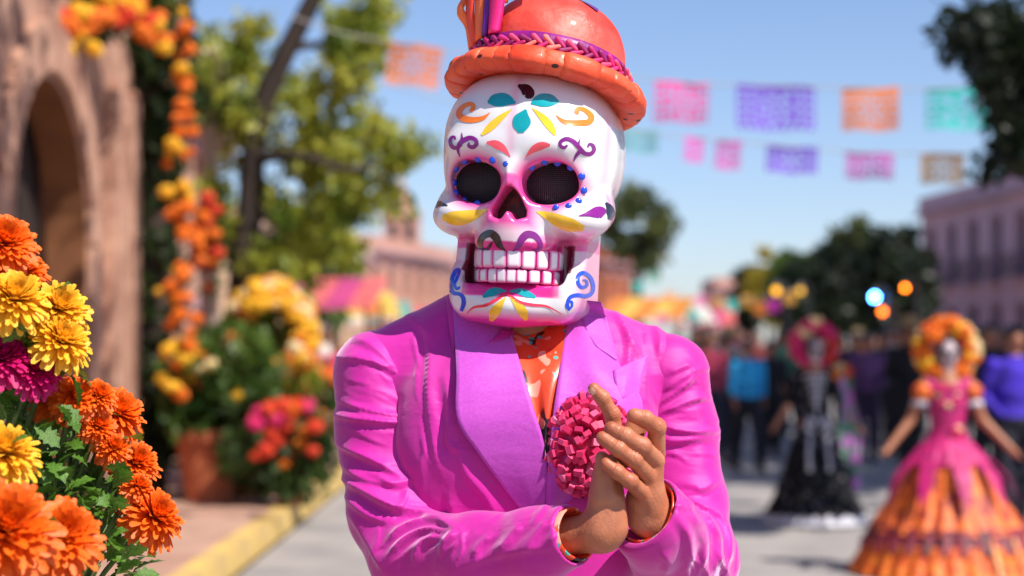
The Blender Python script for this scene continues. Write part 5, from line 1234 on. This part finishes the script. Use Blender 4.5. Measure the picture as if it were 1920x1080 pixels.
def gen_person(step, arm, seed):
    J = joints(arm, step); lo, hi = (-.42, -.42, -.03), (.42, .42, 1.76); h = 0.017
    B = sdf_mesh(lambda P: sd_person(P, J), lo, hi, h, newton=2)
    fold = lambda P, a: a * (np.sin(P[:, 2] * 60 + P[:, 0] * 30) * .5 + np.sin(P[:, 2] * 33 - P[:, 1] * 40))
    shirt = sdf_mesh(lambda P: smax(smax(sd_person(P, J) - 0.014 + fold(P, .004), .86 - P[:, 2], .01), P[:, 2] - 1.465, .01) + np.maximum(0, np.minimum(1, (1.0 - P[:, 2]) * 10)) * np.maximum(0, np.abs(P[:, 0]) - .19), lo, hi, h, newton=2)
    tr = sdf_mesh(lambda P: smax(smax(sd_person(P, J) - 0.022 + fold(P, .004), P[:, 2] - .965, .01), .09 - P[:, 2], .01) + np.maximum(0, np.abs(P[:, 0]) - .185), lo, hi, h, newton=2)
    hair = sdf_mesh(lambda P: smax(sd_ell(P, J['head'] + np.array([0, .012, .018]), (.082, .098, .112)), -sd_ell(P, J['head'] + np.array([0, -.11, -.07]), (.10, .09, .13)), .01), lo, hi, h * .8, newton=2)
    shoes = sdf_mesh(lambda P: smax(sd_person(P, J) - 0.012, P[:, 2] - .085, .01), lo, hi, h, newton=2)
    return B, shirt, tr, hair, shoes
VARI = [gen_person(0.0, (.07, 0), 1), gen_person(0.22, (.07, .02), 2), gen_person(-0.12, (.02, .16), 3)]
def cmat(c, tag_): return pmat('cloth_%d_%d_%d' % tuple(c), lin(*c), lin(*[int(x * .8) for x in c]), scale=6, rough=0.85, bump=0.2)
RH = random.Random(3)
def split_shoes(so, t):
    V, F = so; side = V[:, 0] > 0
    for s in (True, False):
        keep = side == s; idx = -np.ones(len(V), int); idx[keep] = np.arange(keep.sum()); f = F[keep[F].all(1)]; mesh_obj('shoe', V[keep], idx[f], SHOE, t)
def crowd_person(px, D, var, hgt, shirt, trous, label, rz=0.0, skirt=None, hat=None):
    b = Vector((*at2(px, D), 0.003)); t = thing('person', label, 'person', b, rz=rz, group='crowd walking behind the dancers'); t.scale = (hgt * RH.uniform(.90, 1.06) / 1.72,) * 3; rz = rz + RH.uniform(-.5, .5); t.rotation_euler.z = rz
    B, sh, tr, ha, so = VARI[var]
    mesh_obj('body', *B, SK2, t); mesh_obj('shirt', *sh, cmat(shirt, 's'), t); mesh_obj('hair', *ha, HAIRM, t); split_shoes(so, t)
    if skirt is None: mesh_obj('trousers', *tr, cmat(trous, 't'), t)
    else:
        mb = MB(); mb.lathe([(.155, 1.0), (.2, .8), (.30, .45), (.38, .10)], 36, wob=lambda a, z: 1 + .05 * math.sin(9 * a) * (1.1 - z)); mb.build('skirt', cmat(trous, 't'), t, smooth=True)
    if hat:
        mb = MB(); mb.lathe([(.24, 1.665), (.245, 1.675), (.11, 1.69), (.10, 1.78), (.02, 1.80)], 24, M=Matrix.Diagonal((1, 1, 1, 1))); mb.build('sun_hat', cmat(hat, 'h'), t, smooth=True)
CR = [
 (1402, 22.4, 1, 1.60, (40, 170, 232), (24, 26, 40), 'person in a bright blue shirt and dark trousers walking in the crowd', .2),
 (1355, 26, 0, 1.62, (36, 34, 54), (28, 28, 40), 'person in a navy shirt left of the bright blue shirt', 0), (1320, 30, 2, 1.60, (66, 50, 90), (30, 28, 40), 'person in a dusky purple shirt next to the suited arm', .3),
 (1445, 25, 0, 1.66, (24, 24, 32), (18, 20, 30), 'person all in black between the blue shirt and the black dress', -.2), (1462, 30, 2, 1.68, (190, 180, 186), (34, 34, 50), 'person in a white shirt behind the one all in black', .1),
 (1380, 32, 1, 1.65, (80, 30, 60), (36, 30, 40), 'person in a maroon shirt behind the blue shirt', 0), (1340, 36, 0, 1.6, (150, 150, 180), (40, 40, 60), 'person in a pale grey blue shirt deep in the crowd', 0),
 (1625, 24, 2, 1.58, (112, 70, 120), (60, 40, 70), 'person in a violet top between the two dancers', .2), (1655, 27, 0, 1.62, (34, 26, 38), (24, 24, 34), 'person in a dark plum shirt right of the violet top', 0), (1600, 29, 1, 1.63, (54, 40, 60), (26, 26, 36), 'person in a charcoal shirt behind the shawl', -.2),
 (1690, 25, 2, 1.64, (40, 34, 44), (26, 24, 34), 'person in a dark grey shirt left of the orange headdress', .1), (1720, 31, 0, 1.66, (90, 44, 70), (30, 28, 40), 'person in a wine red shirt behind the orange headdress', 0), (1580, 33, 0, 1.62, (120, 86, 60), (40, 34, 40), 'person in a brown shirt deep behind the shawl', 0),
 (1855, 20, 0, 1.60, (26, 26, 36), (20, 20, 30), 'person in black behind the orange dress', 0), (1902, 15.2, 2, 1.58, (66, 40, 190), (22, 22, 40), 'person in a vivid violet blue shirt right of the orange dress', -.3), (1835, 27, 1, 1.64, (60, 40, 44), (28, 28, 36), 'person in a dark brown shirt behind the orange dress', 0), (1935, 19, 0, 1.66, (30, 60, 110), (24, 24, 40), 'person in a dark blue shirt behind the violet blue one', 0),
 (1760, 36, 0, 1.66, (44, 40, 60), (26, 26, 40), 'person in slate clothes far behind the orange dress', 0), (1520, 36, 1, 1.66, (70, 60, 80), (30, 30, 40), 'person in a grey violet shirt behind the pink headdress', 0), (1545, 40, 0, 1.66, (40, 36, 44), (30, 30, 40), 'person in dark clothes far behind the black dress', 0),
 (1300, 42, 0, 1.66, (50, 44, 60), (34, 34, 44), 'person in dark clothes far off beside the suited shoulder', 0), (1420, 42, 2, 1.66, (130, 50, 50), (40, 34, 40), 'person in a brick red shirt far down the crowd', 0), (1480, 46, 0, 1.66, (60, 56, 76), (34, 34, 46), 'person in a blue grey shirt far down the crowd', 0), (1640, 44, 1, 1.66, (34, 34, 44), (30, 30, 40), 'person in near black clothes far down the avenue', 0)]
for (px, D, var, hgt, sh, tr, lab, rz) in CR: crowd_person(px, D, var, hgt, sh, tr, lab, rz)
for px, D, var, sh, tr, lab, ht in [(1330, 24, 1, (190, 60, 90), (40, 40, 60), 'person in a rose pink shirt beside the suited sleeve', None), (1365, 29, 2, (220, 200, 180), (60, 50, 50), 'person in a cream shirt and straw hat in the crowd', (210, 180, 120)), (1475, 27, 1, (60, 110, 90), (30, 30, 40), 'person in a sea green shirt beside the black gown', None), (1610, 35, 0, (200, 120, 60), (40, 36, 40), 'person in an orange brown shirt and straw hat far back', (200, 170, 120)),
     (1670, 33, 1, (180, 170, 180), (50, 46, 60), 'person in a pale lilac shirt far back', None), (1705, 22, 2, (24, 22, 30), (20, 20, 28), 'person in black with a straw hat by the orange headdress', (190, 150, 100)), (1880, 24, 1, (150, 60, 60), (30, 28, 36), 'person in a dull red shirt behind the violet blue one', None), (1310, 27, 0, (30, 30, 44), (24, 24, 34), 'person in midnight blue beside the suited elbow', None)]: crowd_person(px, D, var, 1.62, sh, tr, lab, hat=ht)
crowd_person(628, 30, 1, 1.6, (200, 60, 110), (60, 60, 90), 'person in a pink shirt near the coral stall', .4); crowd_person(608, 36, 0, 1.62, (220, 214, 206), (70, 60, 60), 'person in a white shirt near the yellow stall', .2)
# ---- the two dancers
def face_paint(V, J):
    q = V - J['head']; c = np.tile(np.array(lin(166, 108, 78)[:3]), (len(V), 1))
    fr = (q[:, 1] < -.02) & (np.abs(q[:, 2]) < .12) & (np.abs(q[:, 0]) < .075); c[fr] = np.array(lin(184, 168, 174)[:3])
    for s in (-1, 1):
        e = ((q[:, 0] - s * .031) / .022) ** 2 + ((q[:, 2] - .012) / .024) ** 2 < 1; c[e & fr] = np.array(lin(26, 18, 30)[:3])
    c[(np.abs(q[:, 0]) < .012) & (np.abs(q[:, 2] + .012) < .02) & fr] = np.array(lin(30, 20, 30)[:3]); c[(np.abs(q[:, 2] + .062) < .008) & (np.abs(q[:, 0]) < .04) & fr] = np.array(lin(60, 20, 40)[:3])
    return c
PSKIN = pmat('painted_skin', (1, 1, 1, 1), (.94, .94, .94, 1), scale=20, rough=.5, attr='Col')
def dancer(label, px, D, hgt, armout, bodice, sc_shift, rz=0.0):
    J = joints((.16, .04), 0.0, True, armout); b = Vector((*at2(px, D), 0.003)); t = thing('person', label, 'person', b, rz=rz); t.scale = (hgt / 1.72,) * 3
    V, F = sdf_mesh(lambda P: sd_person(P, J, True), (-.5, -.42, -.03), (.5, .42, 1.76), .011, newton=2)
    mesh_obj('body', V, F, PSKIN, t, col=face_paint(V, J))
    V, F = sdf_mesh(lambda P: smax(smax(sd_person(P, J, True) - .012, .95 - P[:, 2], .01), P[:, 2] - 1.36 - .05 * np.abs(P[:, 0]) / .1, .01) + np.maximum(0, np.abs(P[:, 0]) - .15), (-.5, -.42, .8), (.5, .42, 1.6), .012, newton=2)
    mesh_obj('bodice', V, F, bodice, t)
    V, F = sdf_mesh(lambda P: smax(sd_ell(P, J['head'] + np.array([0, .02, .0]), (.085, .10, .13)), -sd_ell(P, J['head'] + np.array([0, -.11, -.05]), (.085, .09, .14)), .01), (-.2, -.2, 1.4), (.2, .2, 1.8), .012); mesh_obj('hair', V, F, HAIRM, t)
    return t, J
def skirt_tier(t, z0, z1, r0, r1, mat, nf, amp, name='skirt_tier', n=144, rows=10, flare=1.25):
    mb = MB(); prof = [(r0 + (r1 - r0) * (k / (rows - 1)) ** flare, z0 + (z1 - z0) * k / (rows - 1)) for k in range(rows)]
    mb.lathe(prof, n, wob=lambda a, z: 1 + amp * (math.sin(nf * a + 2 * math.sin(3 * a)) + .4 * math.sin(2.3 * nf * a)) * min(1, .25 + abs(z0 - z) / max(.05, abs(z0 - z1)))); return mb.build(name, mat, t, smooth=True)
def flowers_ring(t, c, r, tube, n, cols, rad, tilt=0.0, full=6.283, start=0.0):
    for i in range(n):
        a = start + full * i / n + random.uniform(-.1, .1); p = Vector((r * math.cos(a), random.uniform(-tube, tube) , r * math.sin(a))); p = Matrix.Rotation(tilt, 3, 'X') @ p + Vector(c)
        same_mesh('flower_head', MG[random.choice(cols)], t, Matrix.Translation(p) @ Matrix.Rotation(random.uniform(0, 6), 4, 'Z') @ Matrix.Scale(rad * random.uniform(.75, 1.3), 4))
def tissue(name, c1, c2, sc=14, st=(1, 1, .4)): return pmat(name, lin(*c1), lin(*c2), scale=sc, rough=.6, bump=.4, bscale=30, stretch=st, ramp=(.42, .58), spec=.6)
MAGC = tissue('magenta_taffeta', (196, 12, 110), (160, 8, 90)); ORC = tissue('orange_print', (232, 112, 18), (150, 40, 30), 16); ORC2 = tissue('orange_ruffle_print', (238, 130, 30), (196, 60, 20), 24, (1, 1, .6)); DKT = tissue('dark_trim_print', (60, 16, 30), (150, 40, 60), 30); BLK1 = pmat('black_lace', (.004, .004, .006, 1), (.30, .29, .33, 1), scale=16, rough=.75, bump=.3, spec=.2, ramp=(.60, .72), detail=2); WHT = pmat('white_lace', lin(222, 220, 226), lin(170, 170, 186), scale=40, rough=.7)
T1, J1 = dancer('dancer in a wide orange and magenta gown with an orange flower headdress', 1776, 12.7, 1.50, .055, MAGC, 0)
skirt_tier(T1, 1.0, .80, .12, .31, MAGC, 14, .035, 'skirt_overlay', flare=.8); skirt_tier(T1, .82, .32, .285, .56, ORC, 17, .035); skirt_tier(T1, .36, .20, .55, .62, DKT, 24, .03); skirt_tier(T1, .24, .012, .60, .70, ORC2, 26, .035)
for a in range(5):                                                        # pointed magenta panels over the orange skirt
    an = -2.75 + a * .62; V = []; 
    for i in range(10):
        t_ = i / 9; z = .84 - .34 * t_; rr = np.interp(z, [.34, .72, 1.0], [.575, .41, .13]) + .02
        for j in range(5): q = an + (j / 4 - .5) * .34 * (1 - t_ ** 1.5) ; V.append((rr * math.cos(q), rr * math.sin(q), z))
    mesh_obj('skirt_panel', V, [(i * 5 + j, i * 5 + j + 1, (i + 1) * 5 + j + 1, (i + 1) * 5 + j) for i in range(9) for j in range(4)], MAGC, T1)
flowers_ring(T1, (0, .03, 1.63), .17, .04, 26, ['orange', 'orange', 'orange', 'orange', 'yellow'], .058); flowers_ring(T1, (0, -.01, 1.72), .11, .05, 12, ['orange', 'orange', 'red', 'orange'], .055, full=3.14); flowers_ring(T1, (0, .06, 1.63), .21, .03, 22, ['orange', 'cream', 'yellow'], .045)
for s in (-1, 1):
    mb = MB(); mb.lathe([(.03, .07), (.075, .04), (.085, -.01), (.06, -.06), (.04, -.07)], 20, wob=lambda a, z: 1 + .1 * math.sin(8 * a), M=Matrix.Translation(tuple(J1['shL' if s < 0 else 'shR'] + v3((s * .02, 0, -.06))))); mb.build('sleeve', ORC2 if s < 0 else ORC, T1, smooth=True)
    mb = MB(); mb.lathe([(.055, .02), (.075, 0), (.06, -.025)], 20, wob=lambda a, z: 1 + .15 * math.sin(9 * a), M=Matrix.Translation(tuple(J1['shL' if s < 0 else 'shR'] + v3((s * .035, 0.005, -.14))))); mb.build('sleeve_ruffle', WHT, T1, smooth=True)
flowers_ring(T1, (-.02, -.105, 1.30), .07, .01, 8, ['cream', 'cream', 'pink'], .028); flowers_ring(T1, (.05, -.12, 1.03), .03, .01, 5, ['cream', 'pink'], .03)
for k in range(3): an = -1.25 + k * .33; MB().tube([(r_ * math.cos(an), r_ * math.sin(an), z) for r_, z in ((.60, .30), (.64, .2), (.69, .10), (.715, .03))], .016, 6).build('skirt_ribbon', tissue('ribbon_stripes', (250, 214, 150), (236, 90, 30), 60), T1)
T2, J2 = dancer('dancer in a black lace skeleton gown with a pink flower headdress', 1528, 16.1, 1.51, .02, BLK1, 0)
skirt_tier(T2, 1.0, .60, .115, .27, BLK1, 12, .04, flare=.9); skirt_tier(T2, .63, .30, .26, .36, BLK1, 16, .04); skirt_tier(T2, .33, .10, .35, .45, BLK1, 20, .045); skirt_tier(T2, .115, .02, .43, .47, WHT, 26, .05, 'lace_hem')
for s in 'LR': V, F = sdf_mesh(lambda P: sd_cap(P, J2['sh' + s], J2['el' + s], .058, .05), (-.4, -.3, .95), (.4, .3, 1.5), .014); mesh_obj('sleeve', V, F, BLK1, T2)
flowers_ring(T2, (0, .05, 1.65), .17, .04, 26, ['pink', 'pink', 'red'], .058); flowers_ring(T2, (0, .02, 1.75), .10, .06, 16, ['pink', 'cream', 'pink', 'red'], .055, full=3.14)
for k in range(5):                                                        # ribs, spine and pelvis sewn on the front
    z = 1.36 - k * .055; w_ = .115 - .012 * k
    for s in (-1, 1): MB().tube([(s * .015, -.118, z), (s * w_ * .6, -.112, z + .012), (s * w_, -.075, z - .012)], [.011, .012, .007], 6).build('rib', WHT, T2, smooth=True)
MB().tube([(0, -.122, 1.40), (0, -.118, 1.2), (0, -.118, 1.0)], .012, 6).build('spine', WHT, T2)
for s in (-1, 1): MB().tube([(s * .02, -.14, .93), (s * .09, -.15, .98), (s * .11, -.16, .90), (s * .04, -.185, .84)], [.03, .04, .035, .02], 8).build('pelvis', WHT, T2, smooth=True)
for s, zz in ((-1, .75), (1, .70)): MB().tube([(s * .08, -.215, .82), (s * .09, -.25, zz - .1), (s * .09, -.285, .50)], [.02, .015, .024], 7).build('thigh_bone', WHT, T2, smooth=True)
SHW = pmat('printed_shawl', lin(60, 140, 100), lin(190, 110, 190), scale=9, rough=.7, ramp=(.45, .55)); V = []
for i in range(16):
    t_ = i / 15
    for j in range(4): V.append((.18 + .10 * t_ + .05 * j + .02 * math.sin(9 * t_ + j), -.08 - .05 * math.sin(j * 2 + t_ * 5), 1.42 - 1.1 * t_))
mesh_obj('shawl', V, [(i * 4 + j, (i + 1) * 4 + j, (i + 1) * 4 + j + 1, i * 4 + j + 1) for i in range(15) for j in range(3)], SHW, T2)
flowers_ring(T2, (.24, -.06, 1.40), .05, .03, 7, ['red', 'orange', 'cream'], .045)
# ------------------------------------------------------------------ chrysanthemums in the left foreground
def mum_mesh(name, mat, seed, n=150, droop=0.5, curl=0.25):
    """many narrow petals in spiral layers; unit radius, axis +Z"""
    r = random.Random(seed); V = []; F = []
    for i in range(n):
        q = (i + .5) / n; ph = i * 2.39996 + r.uniform(-.15, .15); el = (1 - q) * 1.45 - droop * q ** 2 + r.uniform(-.12, .12)      # elevation of the petal's direction
        L_ = (.42 + .58 * q ** .7) * r.uniform(.88, 1.1); w_ = .085 * (.7 + .6 * q) * r.uniform(.85, 1.2); b0 = .10 * q; z0 = .10 * (1 - q)
        tw = r.uniform(-.3, .3); n0 = len(V); ns = 5
        for k in range(ns):
            t = k / (ns - 1); e = el - curl * t * t * (1 + q) + .35 * (1 - q) * t * t * 1.6
            rad = b0 + L_ * t * math.cos((el + e) / 2); z = z0 + L_ * t * math.sin((el + e) / 2)
            ww = w_ * (.55 + .9 * t - .25 * t * t) * (1 if k < ns - 1 else .62); cup = .35 * ww
            c, s_ = math.cos(ph), math.sin(ph)
            for sd in (-1, 0, 1):
                lx, ly = rad + (0 if sd else -.0), sd * ww; zz = z + (cup if sd else 0) + sd * tw * ww
                if k == ns - 1 and sd == 0: lx += w_ * .5
                V.append((lx * c - ly * s_, lx * s_ + ly * c, zz))
        for k in range(ns - 1):
            for m_ in (0, 1): a = n0 + k * 3 + m_; F.append((a, a + 3, a + 4, a + 1))
    me = bpy.data.meshes.new(name); me.from_pydata(V, [], F); me.polygons.foreach_set('use_smooth', np.ones(len(F), dtype=bool)); me.materials.append(mat); me.update(); return me
PM = {'orange': pmat('mum_orange', lin(234, 92, 6), lin(246, 128, 20), scale=30, rough=.55, trans=.3), 'yellow': pmat('mum_yellow', lin(240, 176, 20), lin(252, 206, 60), scale=30, rough=.55, trans=.3), 'magenta': pmat('mum_magenta', lin(196, 6, 90), lin(220, 16, 130), scale=30, rough=.55, trans=.3)}
MUMS = {k: [mum_mesh('chrysanthemum_bloom', PM[k], s, d, dr) for s, d, dr in ((1, 210, .75), (2, 190, .35), (3, 230, .55))] for k in PM}
STEM = pmat('mum_stem', lin(70, 96, 44), lin(90, 118, 54), scale=30, rough=.6); LEAFG = pmat('mum_leaf', lin(58, 98, 28), lin(104, 146, 50), scale=22, rough=.42, trans=.3, bump=.3, bscale=90, bdist=.002)
def mum_leaf():
    out = [(0, 0), (.10, .05), (.22, .17), (.30, .12), (.38, .30), (.48, .20), (.58, .33), (.68, .18), (.80, .22), (.88, .08), (1.0, 0)]
    V = [(x, 0, .10 * math.sin(x * 2.6) - .12 * x * x) for x, y in out]; n = len(out)
    for sg in (1, -1): V += [(x, sg * y, .10 * math.sin(x * 2.6) - .12 * x * x + .25 * y) for x, y in out]
    F = []
    for i in range(n - 1): F += [(i, i + 1, n + i + 1, n + i), (i + 1, i, 2 * n + i, 2 * n + i + 1)]
    me = bpy.data.meshes.new('leaf'); me.from_pydata(V, [], F); me.polygons.foreach_set('use_smooth', np.ones(len(F), dtype=bool)); me.materials.append(LEAFG); me.update(); return me
LF = mum_leaf()
PLB = Vector((-.70, 2.78, 0)); PLT = thing('flower_urn', 'tall terracotta urn carrying the chrysanthemums', 'planter', PLB)
mb = MB(); mb.lathe([(.16, 0), (.18, .03), (.12, .10), (.08, .30), (.09, .55), (.13, .66), (.20, .80), (.23, .92), (.25, .96), (.24, 1.0), (.20, .99), (.18, .93), (.01, .92)], 32); mb.build('urn', TERRA, PLT, smooth=True)
mb = MB(); mb.lathe([(.185, .955), (.1, .965), (.01, .97)], 20); mb.build('soil', pmat('soil', lin(52, 38, 28), lin(70, 52, 40), scale=60, rough=.95, bump=.6), PLT)
BL = {'orange': [(8, 448, 62, 2.62), (48, 502, 46, 2.66), (-30, 500, 50, 2.60), (142, 742, 46, 2.68), (222, 768, 56, 2.76), (104, 756, 38, 2.70), (186, 796, 36, 2.70), (258, 862, 46, 2.74), (214, 836, 34, 2.70), (262, 908, 30, 2.70), (296, 962, 58, 2.70), (14, 985, 96, 2.30), (118, 1000, 74, 2.40), (186, 738, 36, 2.70), (60, 1040, 60, 2.42)],
      'yellow': [(28, 552, 62, 2.58), (112, 572, 56, 2.64), (118, 632, 56, 2.62), (70, 600, 46, 2.66), (8, 838, 66, 2.46), (-20, 590, 50, 2.60)], 'magenta': [(6, 664, 52, 2.60), (66, 690, 48, 2.62), (40, 650, 34, 2.68), (92, 720, 30, 2.70)]}
LBL = {'orange': 'bushy plant with big shaggy orange chrysanthemum blooms', 'yellow': 'plant with dense yellow chrysanthemum blooms among the orange ones', 'magenta': 'plant with deep magenta blooms between the yellow and orange chrysanthemums'}
rf = random.Random(9); root0 = Vector((-.70, 2.78, .965))
for cn in BL:
    rp = root0 + Vector({'orange': (.06, 0, 0), 'yellow': (-.05, .05, 0), 'magenta': (-.04, -.08, 0)}[cn]); t = thing('chrysanthemum_plant', LBL[cn], 'flowering plant', rp)
    tips = []
    for (px, py, r_, D) in BL[cn]:
        p = W(px, py, D); rad = r_ / FPX * D * 1.12; n = Vector((.45 + (px - 100) / 300 * .35 + rf.uniform(-.2, .2), -.55 + rf.uniform(-.15, .15), .75 + rf.uniform(-.2, .2))).normalized()
        if py > 900 and px < 160: n = Vector((.35, -.75, .55)).normalized()
        c = p - n * rad * .25
        same_mesh('bloom', rf.choice(MUMS[cn]), t, Matrix.Translation(c - rp) @ n.to_track_quat('Z', 'Y').to_matrix().to_4x4() @ Matrix.Rotation(rf.uniform(0, 6), 4, 'Z') @ Matrix.Scale(rad, 4))
        mb = MB(); e = c - rp; mid = Vector((e.x * .45 - .02, e.y * .45, e.z * .55)); pth = catmull([(0, 0, 0), tuple(mid), tuple(e - n * rad * .35), tuple(e + n * rad * .05)], 12)
        mb.tube([tuple(q) for q in pth], .0038, 6); mb.build('stem', STEM, t, smooth=True); mb = MB(); mb.lathe([(.001, -.1), (.16, -.06), (.22, .06), (.1, .1)], 10, M=Matrix.Translation(e) @ n.to_track_quat('Z', 'Y').to_matrix().to_4x4() @ Matrix.Scale(rad, 4)); mb.build('calyx', STEM, t, smooth=True)
        tips.append((pth, c))
    nleaf = {'orange': 290, 'yellow': 60, 'magenta': 40}[cn]
    for k in range(nleaf):
        if cn == 'orange' and k < 235:
            px = rf.uniform(20, 265); py = rf.uniform(760, 1110)
            if px > 120 + (py - 720) * .55 or (px < 170 and py > 930 and rf.random() < .6): px = rf.uniform(60, 190); py = rf.uniform(790, 1000)
            p = W(px, py, rf.uniform(2.62, 2.92)) - rp
        else:
            pth, c = rf.choice(tips); p = Vector(pth[rf.randrange(3, 9)]) + Vector((rf.gauss(0, .02), rf.gauss(0, .02), rf.gauss(0, .02)))
        d = Vector((rf.uniform(-.5, 1), rf.uniform(-1, .4), rf.uniform(-.5, .7))).normalized(); q = d.to_track_quat('X', 'Z').to_matrix().to_4x4()
        same_mesh('leaf', LF, t, Matrix.Translation(p) @ q @ Matrix.Rotation(rf.uniform(-.9, .9), 4, 'X') @ Matrix.Diagonal((*(rf.uniform(.030, .052),) * 3, 1)))
    # leafy side shoots that carry the leaves
    if cn == 'orange':
        mb = MB()
        for k in range(34):
            px, py = rf.uniform(40, 250), rf.uniform(780, 1060); e = W(px, py, rf.uniform(2.66, 2.9)) - rp
            mb.tube([tuple(q) for q in catmull([(0, 0, 0), (e.x * .4, e.y * .4, e.z * .6), tuple(e)], 8)], .0026, 5)
        mb.build('side_shoot', STEM, t, smooth=True)
